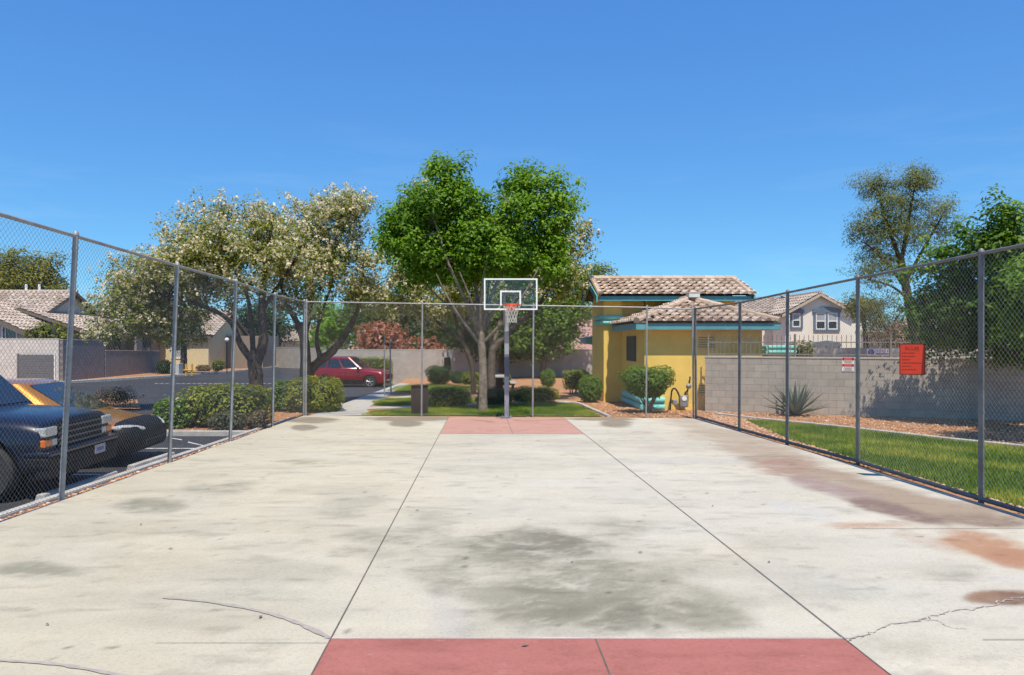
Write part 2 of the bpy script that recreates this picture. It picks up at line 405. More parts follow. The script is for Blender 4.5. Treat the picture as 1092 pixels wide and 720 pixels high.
def clumped(lobes, n_clumps, per, clump_r, power=2.6, flat=.75, sup=1.9, subs=7):
    """leaf positions in clumps through ellipsoid lobes [(centre, (rx,ry,rz))]"""
    vol = np.array([r[0] * r[1] * r[2] for _, r in lobes]) ** .75; pick = rng.choice(len(lobes), n_clumps, p=vol / vol.sum())
    C = np.array([lobes[i][0] for i in pick]); Rr = np.array([lobes[i][1] for i in pick])
    off = sphere_pts(n_clumps, power)
    cc = C + off * Rr * rng.normal(1.0, .08, (n_clumps, 1))
    # sprays: several clumps gather about one bough end, leaving gaps between boughs
    ns = max(3, n_clumps // subs); own = np.arange(n_clumps) % ns; hub = cc[own]; off = off[own]; Rr = Rr[own]
    so = sphere_pts(n_clumps, 1.8) * sup * clump_r * np.array([1, 1, .8]); so[:ns] *= .2
    cc = hub + so; supt = rng.normal(0, .11, ns)[own]
    outward = unit(off / Rr + 1e-6)
    cr = clump_r * rng.uniform(.6, 1.4, n_clumps)
    k = np.maximum(3, (per * (cr / clump_r) ** 2).astype(int))
    idx = np.repeat(np.arange(n_clumps), k)
    g = sphere_pts(len(idx), 2.0) * 1.05; g[:, 2] *= flat
    P = cc[idx] + g * cr[idx][:, None]
    Nn = outward[idx] * .35 + unit(g + 1e-6) * .75 + np.array([0, -.1, .75]) + rng.normal(size=(len(idx), 3)) * .33
    tint = .5 + (supt + rng.normal(0, .10, n_clumps))[idx] + rng.normal(0, .17, len(idx))
    return P, Nn, tint, cc
def limb_curve(a, b, sag=.0, n=5, wob=.08):
    a = Vector(a); b = Vector(b); L = (b - a).length; out = []
    for i in range(n + 1):
        t = i / n; p = a.lerp(b, t); p.z += sag * L * math.sin(math.pi * t)
        if 0 < i < n: p += Vector(rng.normal(size=3) * wob * L / n)
        out.append(p)
    return out
def pxlobes(Y, lst, depth=1.0):
    out = []
    for e in lst:
        px, py, rx, ry = e[:4]; dy = e[4] if len(e) > 4 else 0.0
        k = (Y + dy) / F
        out.append((np.array(W(px, py, Y + dy)), np.array([rx * k, max(rx, ry) * k * .85 * depth, ry * k])))
    return out
def tree(name, label, cat, Y, trunk, limbs, lobes, leaf='green', n_clumps=260, per=26, clump_r=.35, size=.13, aspect=.5,
         bark=None, blossom=None, twigs=50, group=None, depth=1.0, power=2.6, droop=0.0, twig_r=.018, flat=.75, bark2=None):
    """trunk: [(px,py,dy,r)], limbs: lists of the same; lobes: [(px,py,rx,ry,dy)]"""
    conv = lambda L: ([W(p[0], p[1], Y + p[2]) for p in L], [p[3] for p in L])
    tp, tr = conv(trunk); base = tp[0]
    root = thing(name, label, cat, tuple(base), group)
    bark = bark or M_bark
    mb = MB(); sp = smoothpath(tp, 5); sr = np.interp(np.linspace(0, len(tr) - 1, len(sp)), range(len(tr)), tr) * rng.normal(1, .05, len(sp))
    mb.tube(sp, list(sr), 12); mb.build('trunk', bark, root, smooth=True)
    anchors = [tp[-1]]
    for L in limbs:
        lp, lr = conv(L); sp = smoothpath(lp, 5); sr = np.interp(np.linspace(0, len(lr) - 1, len(sp)), range(len(lr)), lr) * rng.normal(1, .06, len(sp))
        MB().tube(sp, list(sr), 8).build('limb', bark2 or bark, root, smooth=True)
        anchors += sp[len(sp) // 3:]
    lob = pxlobes(Y, lobes, depth)
    P, Nn, tint, cc = clumped(lob, n_clumps, per, clump_r, power, flat)
    mt = MB(); A = np.array([list(a) for a in anchors])
    for i in range(min(twigs, len(cc))):
        c = cc[i]; j = int(np.argmin(np.linalg.norm((A - c) * np.array([1, 1, 1.3]), axis=1) + rng.random(len(A)) * .5))
        path = limb_curve(A[j], c, .05, 5, .25); r0 = twig_r * (1 + .5 * rng.random())
        mt.tube(path, [r0 * (1 - .14 * q) for q in range(len(path))], 5, False)
    if twigs: mt.build('twigs', bark2 or bark, root, smooth=True)
    sz = size * rng.uniform(.65, 1.35, len(P))
    leaves('foliage', P, Nn, sz, tint, LF[leaf], root, aspect, droop=droop)
    if blossom:
        frac, bs = blossom; k = int(len(P) * frac)
        # flower heads: tight little groups of petals riding on the outer, upper side of the clumps
        hc = P[rng.choice(len(P), max(k // 6, 1), replace=False)] + np.array([0, -.04, .06])
        idx = np.repeat(np.arange(len(hc)), 6)
        Pb = hc[idx] + rng.normal(size=(len(idx), 3)) * bs * .55
        leaves('blossoms', Pb, rng.normal(size=(len(idx), 3)) + np.array([0, 0, .8]), bs * rng.uniform(.7, 1.3, len(idx)),
               .5 + rng.normal(0, .2, len(idx)), LF['blossom'], root, .8, .2)
    return root
def in_super(p, e): return np.sum(np.abs(p) ** e, axis=1) ** (1 / e)
def bush(name, label, cat, c, r, leaf='hedgegreen', n=2600, size=.055, e=2.4, shell=.66, group=None, stems=None, flat_bottom=-1.0,
         taper=0.0, flowers=0, lump=.10, core=.80, rz=0.0):
    """c: centre of the foliage, r: half sizes; leaves fill the outer shell of a super-ellipsoid"""
    base_z = gz(c[1]) - .03
    root = thing(name, label, cat, (c[0], c[1], base_z), group)
    r = np.array(r); ph = rng.random(6) * 6.28
    def warp(q):
        f = 1 + lump * (np.sin(q[:, 0] * 5 * max(r[0], .5) + ph[0]) * np.sin(q[:, 1] * 4 + ph[1]) + .7 * np.sin(q[:, 2] * 4 + ph[2]) * np.sin(q[:, 0] * 9 * max(r[0], .5) + ph[3]))
        return f
    pts = []
    tot = 0
    while tot < n:
        q = rng.uniform(-1.12, 1.12, (n * 4, 3)); s = in_super(q, e) / warp(q)
        ok = (s > shell) & (s < 1.0 + .05 * rng.random(len(q))) & (q[:, 2] > flat_bottom); q = q[ok]; pts.append(q); tot += len(q)
    q = np.concatenate(pts)[:n]
    if taper: q[:, :2] *= (1 + taper * (q[:, 2:3]))
    ca, sa = math.cos(rz), math.sin(rz); rot = np.array([[ca, sa, 0], [-sa, ca, 0], [0, 0, 1]])
    P = (q * r) @ rot + np.array(c)
    Nn = unit(np.sign(q) * np.abs(q) ** (e - 1) / r) @ rot * .75 + rng.normal(size=q.shape) * .38 + np.array([0, 0, .6])
    lumpt = np.sin(P[:, 0] * 6 + ph[4]) * np.sin(P[:, 2] * 7 + ph[5]) * .12
    leaves('foliage', P, Nn, size * rng.uniform(.65, 1.4, len(P)), .5 + lumpt + rng.normal(0, .2, len(P)), LF[leaf], root, .6)
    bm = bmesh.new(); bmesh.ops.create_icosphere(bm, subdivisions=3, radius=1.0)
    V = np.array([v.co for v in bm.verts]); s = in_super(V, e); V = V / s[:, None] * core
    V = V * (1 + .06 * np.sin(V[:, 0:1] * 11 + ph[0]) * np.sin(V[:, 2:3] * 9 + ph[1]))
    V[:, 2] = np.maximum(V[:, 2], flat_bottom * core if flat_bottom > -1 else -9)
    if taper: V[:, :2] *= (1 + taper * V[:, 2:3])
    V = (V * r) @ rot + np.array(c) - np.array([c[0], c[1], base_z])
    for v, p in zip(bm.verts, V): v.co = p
    me = bpy.data.meshes.new('light_block_core'); bm.to_mesh(me); bm.free(); link('light_block_core', me, M_hedgecore, root, True)  # solid dark core added inside so no light shows through the leaves
    if stems:
        mb = MB()
        for i in range(stems):
            a = rng.uniform(0, 6.28); rr = .08 * rng.random() * 2
            p0 = (c[0] + rr * math.cos(a), c[1] + rr * math.sin(a), base_z)
            p1 = (c[0] + r[0] * .55 * math.cos(a), c[1] + r[1] * .55 * math.sin(a), c[2] - r[2] * .15)
            mb.tube(limb_curve(p0, p1, .03, 4, .1), [.03, .026, .022, .018, .012], 6)
        mb.build('stem', M_bark, root, smooth=True)
    if flowers:
        k = rng.choice(len(P), flowers, replace=False); idx = np.repeat(k, 5)
        leaves('blossoms', P[idx] + rng.normal(size=(len(idx), 3)) * .025 + Nn[idx] * .02, rng.normal(size=(len(idx), 3)), .045 * np.ones(len(idx)), .7 + .2 * rng.random(len(idx)), LF['blossom'], root, .9)
    return root
# value noise for the slab's stains
def vnoise(x, y, seed=0):
    g = np.random.default_rng(seed).random((256, 256)); xi = np.floor(x).astype(int); yi = np.floor(y).astype(int)
    fx = x - xi; fy = y - yi; fx = fx * fx * (3 - 2 * fx); fy = fy * fy * (3 - 2 * fy)
    a = g[xi % 256, yi % 256]; b = g[(xi + 1) % 256, yi % 256]; c = g[xi % 256, (yi + 1) % 256]; d = g[(xi + 1) % 256, (yi + 1) % 256]
    return a * (1 - fx) * (1 - fy) + b * fx * (1 - fy) + c * (1 - fx) * fy + d * fx * fy
def fbm(x, y, seed=0, o=5):
    s = 0; am = .5; tot = 0
    for i in range(o): s = s + am * vnoise(x * 2 ** i + 17.3 * i, y * 2 ** i + 5.1 * i, seed + i); tot += am; am *= .55
    return s / tot


def pt_in(poly, x, y):
    c = np.zeros(len(x), bool); n = len(poly)
    for i in range(n):
        x0, y0 = poly[i]; x1, y1 = poly[(i + 1) % n]
        if y0 == y1: continue
        cond = ((y0 > y) != (y1 > y)) & (x < (x1 - x0) * (y - y0) / (y1 - y0) + x0); c ^= cond
    return c
def grass(name, poly, density, h, w, dz, label=None):
    xs = [p[0] for p in poly]; ys = [p[1] for p in poly]
    A = (max(xs) - min(xs)) * (max(ys) - min(ys)); n = int(A * density)
    x = rng.uniform(min(xs), max(xs), n); y = rng.uniform(min(ys), max(ys), n); ok = pt_in(poly, x, y); x, y = x[ok], y[ok]; n = len(x)
    z = SL * np.clip(y, -12, 48) + dz
    a = rng.random(n) * 6.28; hh = h * rng.uniform(.6, 1.3, n); lean = rng.normal(size=(n, 2)) * .35 * hh[:, None]
    dx, dy = np.cos(a) * w / 2, np.sin(a) * w / 2
    V = np.stack([np.stack([x - dx, y - dy, z], 1), np.stack([x + dx, y + dy, z], 1), np.stack([x + lean[:, 0], y + lean[:, 1], z + hh], 1)], 1).reshape(-1, 3)
    big = np.sin(x * 1.1 + 2) * np.sin(y * .8) * .16 + np.sin(x * 3.1 + y * 2.3) * .08 + np.where(np.sin(x * 2.2 + 4 * np.sin(y * .7)) > .8, .18, 0)
    dry = np.clip((fbm(x * .9 + 7, y * .9, 131, 4) - .5) * 2.4, -.25, .45)
    t = np.clip(.42 + big + dry + rng.normal(0, .20, n), 0, 1)
    o = np_mesh(name, V, np.arange(3 * n).reshape(-1, 3), np.repeat(t, 3), LF['grass']); o['kind'] = 'stuff'; return o

# ================================================================== SETTING
# ---- open ground to the horizon
mb = MB(); ys = [-60, -12, 10, 48, 120, 400, 1500]; xs = [-1500, -200, -60, 60, 200, 1500]
for j in range(len(ys) - 1):
    for i in range(len(xs) - 1):
        mb.add([(xs[i], ys[j], gz(ys[j]) - .26), (xs[i + 1], ys[j], gz(ys[j]) - .26), (xs[i + 1], ys[j + 1], gz(ys[j + 1]) - .26), (xs[i], ys[j + 1], gz(ys[j + 1]) - .26)], [(0, 1, 2, 3)])
struct(mb.build('ground', M_dirt))
# ---- street and parking
CURBX = [(-27.6, 20), (-27.2, 40), G(67, 407), G(170, 401), G(222, 397.5), G(260, 394.5), G(290, 391.5), (-20.6, 88)]
sheet('street', [(-5.42, -8), (-5.42, 16.55), (-8.7, 16.55), (-8.7, 26.0), (-4.95, 26.0), (-4.95, 43.6), (-8.5, 46.8), (-12.5, 60), (-16, 90)] + CURBX[::-1] + [(-27.8, -8)], -.12, M_asph)
# stall and hatching lines, worn
sheet('parking_line', [(-6.7, 14.34), (-5.5, 14.34), (-5.5, 14.45), (-6.7, 14.45)], -.116, M_paint)
sheet('parking_line', [G(201, 465.3), G(229, 471.4), G(229.5, 472.4), G(200, 466.2)], -.114, M_paint)
sheet('parking_line', [G(184, 461.6), G(194, 463.0), G(194, 463.9), G(184, 462.4)], -.114, M_paint)
sheet('parking_line', [(-10.6, 11.25), (-5.9, 11.25), (-5.9, 11.35), (-10.6, 11.35)], -.116, M_paint)
sheet('parking_line', [(-10.6, 8.3), (-5.9, 8.3), (-5.9, 8.4), (-10.6, 8.4)], -.116, M_paint)
mb = MB()
x0 = X(165, 45.5)
for i in range(26):
    xa = x0 + i * .34 * 1.0
    for px_ in [0]:
        mb.add([(xa, 45.3, gz(45.3) - .115), (xa + .19, 45.3, gz(45.3) - .115), (xa + .19, 45.75, gz(45.75) - .115), (xa, 45.75, gz(45.75) - .115)], [(0, 1, 2, 3)])
struct(mb.build('road_dashes', M_paint))
strip('street_kerb', CURBX, .28, -.2, .03, M_curb)
far_walk = [(-27.6 - .2, 20), (-27.4, 40), (G(67, 407)[0] - .2, G(67, 407)[1]), (G(170, 401)[0] - .2, G(170, 401)[1]), (G(222, 397.5)[0] - .2, G(222, 397.5)[1]), (G(290, 391.5)[0] - .2, G(290, 391.5)[1]), (-20.8, 88), (-60, 88), (-60, 20)]
sheet('far_bed', far_walk, -.02, M_gravel)
# ---- gravel beds round the court, planter, kerbs
sheet('gravel_bed', [(-5.42, -8), (60, -8), (60, 60), (-4.6, 60), (-4.95, 26), (-5.05, 20.2), (-5.42, 16.55)], -.03, M_gravel)
sheet('planter_bed', [(-8.55, 16.7), (-5.42, 16.7), (-5.05, 20.2), (-4.97, 25.85), (-8.55, 25.85)], -.028, M_gravel)
strip('planter_kerb', [(-5.3, 16.62), (-8.62, 16.62), (-8.62, 25.95), (-5.0, 25.95)], .14, -.2, .0, M_curb)
strip('court_kerb', [(-5.30, -6), (-5.29, 8), (-5.29, 16.5), (-5.22, 20.0)], .13, -.2, .015, M_curb)
# ---- sidewalk behind the court
sheet('sidewalk', [(-4.95, 20.6), (-3.2, 20.9), (-3.75, 23.4), (-3.85, 26.5), (-4.05, 32), (-4.3, 43), (-4.95, 43.6)], -.012, M_conc)
sheet('footpath', [G(386, 433.5), G(470, 431.8), G(545, 427.6), G(604, 426.8), G(622, 428.5), G(612, 429.4), G(548, 429.2), G(470, 433.6), G(388, 435.8)], -.014, M_conc)
sheet('footpath', [G(395, 426.0), G(440, 423.5), G(505, 423.0), G(505, 421.5), G(440, 421.8), G(400, 423.4)], -.014, M_conc)
# ---- lawns
FR = [G(383, 443.3), G(398, 438.2), G(440, 435.2), G(500, 434.0), G(545, 430.0), G(600, 429.6), G(614, 430.6), G(627, 435.5), G(640, 443.0)]
FR[0] = (FR[0][0], 20.95); FR[-1] = (FR[-1][0], 20.55)
L2 = [G(396, 427.8), G(411, 424.6), G(440, 424.2), G(505, 424.4), G(540, 424.0), G(590, 424.4), G(540, 426.6), G(470, 430.6), G(400, 431.8)]
L3 = [G(411, 416.8), G(424, 411.3), G(445, 410.2), G(512, 411.6), G(512, 415.5), G(440, 418.2)]
RL = [(7.05, 19.3), (6.75, 17.2), (6.46, 15.3), (6.36, 12.5), (6.30, 9.0), (6.38, 2.0), (16.2, 2.0), (14.8, 5.0), (12.2, 9.9), (10.35, 13.5), (9.55, 15.0), (8.85, 16.75), (8.25, 18.05), (7.6, 19.1)]
for P_, dn, h_ in ((FR, 900, .06), (L2, 600, .06), (L3, 250, .07)):
    sheet('turf', P_, -.018, M_grassbase); grass('grass', P_, dn, h_, .016, -.018)
sheet('turf', RL, -.018, M_grassbase); grass('grass', RL, 1500, .062, .013, -.018)
strip('lawn_kerb', smoothpath([Vector((6.9, 21.3)), Vector((7.6, 19.6)), Vector((8.42, 18.1)), Vector((8.98, 16.8)), Vector((9.68, 15.05)), Vector((10.5, 13.55)), Vector((12.35, 9.95)), Vector((14.95, 5.0)), Vector((16.3, 2.0))], 4), .13, -.2, .03, M_curb)
strip('lawn_kerb', smoothpath([Vector(G(545, 429.4)), Vector(G(600, 428.9)), Vector(G(617, 430.2)), Vector(G(630, 435.6)), Vector((3.6, 20.45))], 4), .12, -.2, .03, M_curb)
# ---- loose stones lying on the gravel
def stones(name, polys, n, smin, smax, dz):
    bm = bmesh.new(); bmesh.ops.create_icosphere(bm, subdivisions=1, radius=1); v0 = np.array([v.co for v in bm.verts]); f0 = np.array([[v.index for v in f.verts] for f in bm.faces]); bm.free()
    Vs, Fs, Ts = [], [], []; o = 0
    for poly, k in zip(polys, n):
        xs = [p[0] for p in poly]; ys = [p[1] for p in poly]
        x = rng.uniform(min(xs), max(xs), k * 4); y = rng.uniform(min(ys), max(ys), k * 4); ok = pt_in(poly, x, y); x, y = x[ok][:k], y[ok][:k]
        for a, b in zip(x, y):
            s = rng.uniform(smin, smax) * (1.6 if rng.random() < .06 else 1); q = v0 * rng.uniform(.6, 1.2, 3) * (1 + rng.normal(0, .12, (len(v0), 1))) * s; q[:, 2] *= .6
            Vs.append(q + np.array([a, b, gz(b) + dz])); Fs.append(f0 + o); o += len(v0); Ts.append(np.full(len(v0), rng.random()))
    ob = np_mesh(name, np.concatenate(Vs), np.concatenate(Fs), np.concatenate(Ts), tintmat('stone_tan', [(0, (.26, .13, .07)), (.35, (.50, .25, .125)), (.75, (.60, .36, .20)), (1, (.68, .54, .42))], .95)); ob['kind'] = 'stuff'
BED_R = [(5.95, 19.8), (6.9, 21.3), (7.6, 19.4), (7.05, 19.3), (6.75, 17.2), (6.46, 15.3), (6.36, 12.5), (6.30, 9.0), (6.36, 5), (6.05, 5), (6.12, 11.7), (6.05, 16)]
BED_W = [(6.9, 21.3), (8.5, 18.2), (9.05, 16.8), (9.75, 15.05), (10.6, 13.55), (13.5, 12), (15.5, 18), (11, 20.6), (7.2, 22.3)]
BED_B = [(3.5, 20.5), (5.9, 20.1), (6.9, 21.3), (6.9, 22.8), (5.2, 22.6), (4.2, 27), (3.2, 26)]
BED_M = [(-3.5, 37), (-3.5, 47), (3, 47), (9, 40), (4.4, 28), (2.2, 30), (0, 36)]
BED_P = [(-8.5, 16.75), (-5.45, 16.75), (-5.15, 20), (-5.05, 25), (-8.5, 25)]
BED_L = [(-5.23, 3), (-5.23, 18), (-5.1, 18), (-5.1, 3)]
stones('gravel_stones', [BED_R, BED_W, BED_B, BED_M, BED_P, BED_L], [3800, 3200, 1500, 900, 1300, 800], .012, .036, -.022)

# ---- the court slab, its water stains in a colour attribute
xs = np.arange(-5.1, 5.9201, .04); ysl = np.concatenate([np.arange(-4, 3.4, .2), np.arange(3.4, 20.61, .04)])
nx, ny = len(xs), len(ysl); XX, YY = np.meshgrid(xs, ysl)
far = 20.62 - (XX + 5.1) * (20.62 - 19.75) / 11.02; sc_ = np.where(YY > 19, 1, 0)
YY = np.where(YY > 19.0, 19.0 + (YY - 19.0) * (far - 19.0) / (20.6 - 19.0), YY)
PX = CX + XX * F / YY.clip(1.5); PY = 377 + 1367 / YY.clip(1.5)
n1 = fbm(XX * 1.1, YY * 1.1, 3); n2 = fbm(XX * 3.1, YY * 3.1, 11); n3 = fbm(XX * .45, YY * .45, 21); nst = fbm(XX * .9, YY * 4.0, 31)
nfine = fbm(XX * 9, YY * 9, 41, 4)
nwx, nwy = XX + .5 * (n1 - .5), YY + .6 * (n2 - .5)
ntx = np.clip((.50 * fbm(nwx * 1.3, nwy * 3.4, 51, 6) + .50 * fbm(nwx * 5 + 2 * n2, nwy * 16, 57, 5) - .26) / .46, 0, 1); ntx = ntx * ntx * (3 - 2 * ntx)
nmac = fbm(XX * .55 + 3, YY * 1.5, 63, 5)
base = np.array([.458, .422, .348])
C = base[None, None, :] * (1 + .20 * (n3 - .5) + .16 * (nst - .5) + .10 * (nfine - .5))[..., None]
C *= (1 + np.array([.03, .0, -.05])[None, None, :] * ((n1 - .5) * 2)[..., None])
lat = 1 / (1 + np.exp((XX + .6 + .8 * (n1 - .5)) * 2.2))
C *= 1 + lat[..., None] * np.array([.01, -.01, -.085]) + (1 - lat)[..., None] * np.array([.05, .05, .04])
C *= (1 + .10 * (ntx - .5) * np.clip((nmac - .42) * 5, 0, 1))[..., None]
C *= (1 - .09 * np.clip((nmac - .52) * 6, 0, 1))[..., None]
# slightly yellower, older panel on the left and a whiter one in the middle
def stain(px, py, rx, ry, colr, a, soft=.85, warp=.7, rot=0.0, rough=.75):
    global C
    c0, s0 = math.cos(R(rot)), math.sin(R(rot)); dx, dy = PX - px, PY - py
    u = (dx * c0 + dy * s0) / rx; v = (-dx * s0 + dy * c0) / ry
    d = np.sqrt(u * u + v * v) + warp * (n1 - .5) * 2.2 + warp * .5 * (n2 - .5) * 2
    m = np.clip((1 - d) / soft, 0, 1); m = m * m * (3 - 2 * m)
    m = m * a * np.clip(1 - rough + rough * 2.0 * ntx, 0, 1.5); m = np.clip(m, 0, 1)[..., None]
    C = C * (1 - m) + np.array(colr)[None, None, :] * m
gy, dk, br, rd, bl = (.255, .238, .178), (.17, .157, .118), (.31, .24, .175), (.37, .215, .13), (.43, .42, .42)
for s in [
    (545, 578, 95, 26, gy, .75), (555, 570, 65, 14, dk, .35, .95), (420, 576, 80, 20, gy, .6), (400, 590, 40, 20, gy, .35), (470, 590, 40, 50, gy, .4),
    (600, 622, 170, 66, gy, .75, .95), (640, 612, 100, 26, dk, .15, .95), (690, 610, 110, 22, gy, .45), (480, 655, 40, 30, (.30, .29, .31), .35),
    (760, 650, 90, 30, gy, .5), (740, 600, 110, 22, gy, .3), (860, 640, 70, 16, gy, .25),
    (620, 655, 180, 28, gy, .6, .95), (720, 660, 100, 18, gy, .5, .95), (520, 640, 60, 26, gy, .5),
    (160, 538, 40, 9, gy, .75), (240, 521, 60, 8, gy, .6), (265, 516, 40, 6, gy, .4), (35, 609, 46, 9, gy, .8), (325, 493, 60, 5, gy, .55), (385, 535, 60, 16, gy, .3), (510, 500, 70, 6, gy, .3), (370, 548, 40, 8, gy, .4),
    (450, 545, 50, 10, gy, .3), (60, 640, 120, 8, gy, .16), (220, 660, 160, 16, gy, .2), (300, 610, 90, 14, gy, .2), (830, 580, 90, 14, gy, .2), (950, 690, 120, 22, gy, .25), (1010, 610, 60, 12, gy, .2),
    (335, 448, 34, 4.5, (.24, .20, .15), 1.0, .5, .3, 0, .25), (325, 456, 16, 4, (.24, .20, .15), 1.0, .5, .3, 0, .25), (440, 446.5, 62, 3.0, (.24, .20, .15), 1.0, .5, .3, 0, .25), (432, 452, 20, 5, (.24, .20, .15), 1.0, .5, .3, 0, .25), (400, 459, 30, 2.4, (.33, .28, .22), .5),
    (655, 452, 22, 5, (.24, .20, .15), 1.0, .5, .3, 0, .25), (640, 447, 50, 2.2, (.24, .20, .15), 1.0, .5, .3, 0, .25), (690, 461, 30, 2.4, (.30, .25, .19), .5), (720, 449, 36, 4, (.36, .31, .25), .6),
    (748, 456, 46, 8, (.36, .30, .235), .7, .7, .4, 8, .35), (770, 466, 80, 13, (.35, .285, .215), .8, .7, .4, 8, .35), (815, 484, 74, 16, (.34, .265, .20), .85, .7, .4, 10, .35), (700, 478, 50, 7, (.38, .34, .30), .5), (750, 492, 80, 7, bl, .35),
    (868, 503, 96, 16, br, .95, .6, .4, 12, .35), (838, 498, 50, 12, (.30, .19, .145), .8, .6, .4, 0, .4), (940, 528, 110, 19, br, .98, .6, .4, 16, .3), (890, 522, 70, 10, (.28, .205, .185), .75, .6, .4, 14, .4), (1015, 549, 110, 15, br, .95, .6, .4, 8, .3), (960, 546, 80, 9, (.20, .14, .115), .75, .6, .4, 14, .45), (1050, 556, 70, 8, (.22, .165, .125), .7, .6, .4, 6, .4), (930, 560, 60, 6, rd, .55),
    (860, 546, 50, 8, bl, .35, .6, .4, 14), (1060, 585, 76, 20, rd, .95, .5, .35, 14, .3), (1085, 597, 50, 14, (.34, .18, .11), .7, .5, .35, 12, .3), (990, 578, 60, 8, (.42, .34, .265), .6, .6, .4, 20, .4),
    (1075, 637, 48, 10, (.18, .10, .065), 1.0, .45, .2, 0, .25), (1048, 637, 24, 8, (.25, .155, .10), .8, .5, .25, 0, .3), (1085, 617, 40, 8, bl, .3),
    (565, 577, 95, 20, dk, .50, .95), (640, 640, 160, 40, gy, .35, .95), (690, 652, 110, 22, dk, .40, .95), (560, 655, 90, 24, dk, .40, .95), (640, 662, 170, 14, dk, .35, .95), (660, 560, 60, 14, gy, .35),
    (960, 482, 0.1, 0.1, gy, 0)]: stain(*s)
# fine dirt specks and trowel streaks
C *= (1 - .22 * np.clip((fbm(XX * 3 + 2 * n1, YY * 9, 77, 5) - .60) * 5, 0, 1))[..., None]
C *= (1 - .5 * np.clip((vnoise(XX * 14, YY * 14, 91) - .955) * 30, 0, 1))[..., None]
ZZ = SL * YY
V = np.stack([XX, YY, ZZ], -1).reshape(-1, 3)
ii = np.arange(nx * ny).reshape(ny, nx); Fq = np.stack([ii[:-1, :-1], ii[:-1, 1:], ii[1:, 1:], ii[1:, :-1]], -1).reshape(-1, 4)
slab = np_mesh('court_slab', V, Fq, None, None); slab['kind'] = 'structure'
ca = slab.data.color_attributes.new('stain', 'FLOAT_COLOR', 'POINT')
ca.data.foreach_set('color', np.concatenate([C.reshape(-1, 3), np.ones((nx * ny, 1))], 1).astype(np.float32).ravel())
def slabmat(name, from_attr=True, c1=None, c2=None):
    m, t, out = new_mat(name); b = N(t, 'ShaderNodeBsdfPrincipled'); b.inputs['Roughness'].default_value = .88; b.inputs['Specular IOR Level'].default_value = .22
    pos = N(t, 'ShaderNodeNewGeometry').outputs['Position']
    if from_attr:
        a = N(t, 'ShaderNodeAttribute'); a.attribute_name = 'stain'; colr = a.outputs['Color']
    else:
        mp = N(t, 'ShaderNodeMapping'); mp.inputs['Scale'].default_value = (1.0, 2.6, 1); t.links.new(pos, mp.inputs[0])
        colr = ramp(t, noise(t, mp.outputs[0], 1.7, 8, .66), [(.28, c2), (.48, c1), (.75, tuple(x * 1.10 for x in c1))])
        wr = N(t, 'ShaderNodeMapRange'); wr.inputs[1].default_value = .60; wr.inputs[2].default_value = .74; wr.inputs[4].default_value = .55
        t.links.new(noise(t, mp.outputs[0], 4.3, 9, .75), wr.inputs[0])
        mw = N(t, 'ShaderNodeMix', data_type='RGBA'); t.links.new(wr.outputs[0], mw.inputs[0]); t.links.new(colr, mw.inputs[6]); mw.inputs[7].default_value = (.47, .36, .29, 1); colr = mw.outputs[2]
        dr = N(t, 'ShaderNodeMapRange'); dr.inputs[1].default_value = .56; dr.inputs[2].default_value = .72; dr.inputs[4].default_value = .4
        t.links.new(noise(t, pos, 1.3, 8, .7), dr.inputs[0])
        md = N(t, 'ShaderNodeMix', data_type='RGBA'); t.links.new(dr.outputs[0], md.inputs[0]); t.links.new(colr, md.inputs[6]); md.inputs[7].default_value = (.22, .075, .055, 1); colr = md.outputs[2]
    mx = N(t, 'ShaderNodeMix', data_type='RGBA', blend_type='MULTIPLY'); mx.inputs[0].default_value = 1
    t.links.new(colr, mx.inputs[6])
    g1 = N(t, 'ShaderNodeMix', data_type='RGBA', blend_type='MULTIPLY'); g1.inputs[0].default_value = 1
    t.links.new(ramp(t, noise(t, pos, 40, 6, .8), [(.28, (.72, .71, .69)), (.46, (1, 1, 1)), (.75, (1.12, 1.12, 1.12))]), g1.inputs[6])
    t.links.new(ramp(t, noise(t, pos, 190, 3, .8), [(.30, (.62, .60, .57)), (.43, (1, 1, 1)), (.75, (1.10, 1.10, 1.10))]), g1.inputs[7])
    t.links.new(g1.outputs[2], mx.inputs[7])
    t.links.new(mx.outputs[2], b.inputs['Base Color'])
    bp = N(t, 'ShaderNodeBump'); bp.inputs['Strength'].default_value = .18; bp.inputs['Distance'].default_value = .006
    mp2 = N(t, 'ShaderNodeMapping'); mp2.inputs['Scale'].default_value = (20, 120, 1); t.links.new(pos, mp2.inputs[0])
    t.links.new(noise(t, mp2.outputs[0], 1, 5, .7), bp.inputs['Height']); t.links.new(bp.outputs[0], b.inputs['Normal'])
    t.links.new(b.outputs[0], out.inputs[0]); return m
slab.data.materials.append(slabmat('court_concrete'))
mb = MB()                                              # the slab's edges
mb.seg_box((-5.1, -4), (-5.1, 20.62), .02, gz(-4) - .25, gz(-4) - .003, gz(20.6) - .25, gz(20.6) - .003)
mb.seg_box((-5.1, 20.62), (5.92, 19.75), .02, gz(20.6) - .25, gz(20.62) - .003, gz(19.75) - .25, gz(19.75) - .003)
mb.seg_box((5.92, 19.75), (5.92, -4), .02, gz(19.75) - .25, gz(19.75) - .003, gz(-4) - .25, gz(-4) - .003)
struct(mb.build('court_edge', M_conc))
M_key = slabmat('key_red', False, (.345, .130, .108), (.27, .10, .082))
yk = lambda x: 20.62 - (x + 5.1) * .87 / 11.02 - .02
sheet('key_paint', [(-.945, -3.9), (2.25, -3.9), (2.25, 4.49), (-.945, 4.49)], .004, M_key)
M_key2 = slabmat('key_red_faded', False, (.43, .245, .195), (.37, .20, .155))
sheet('key_paint', [(-.92, 15.95), (2.25, 15.9), (2.25, yk(2.25)), (-.92, yk(-.92))], .004, M_key2)
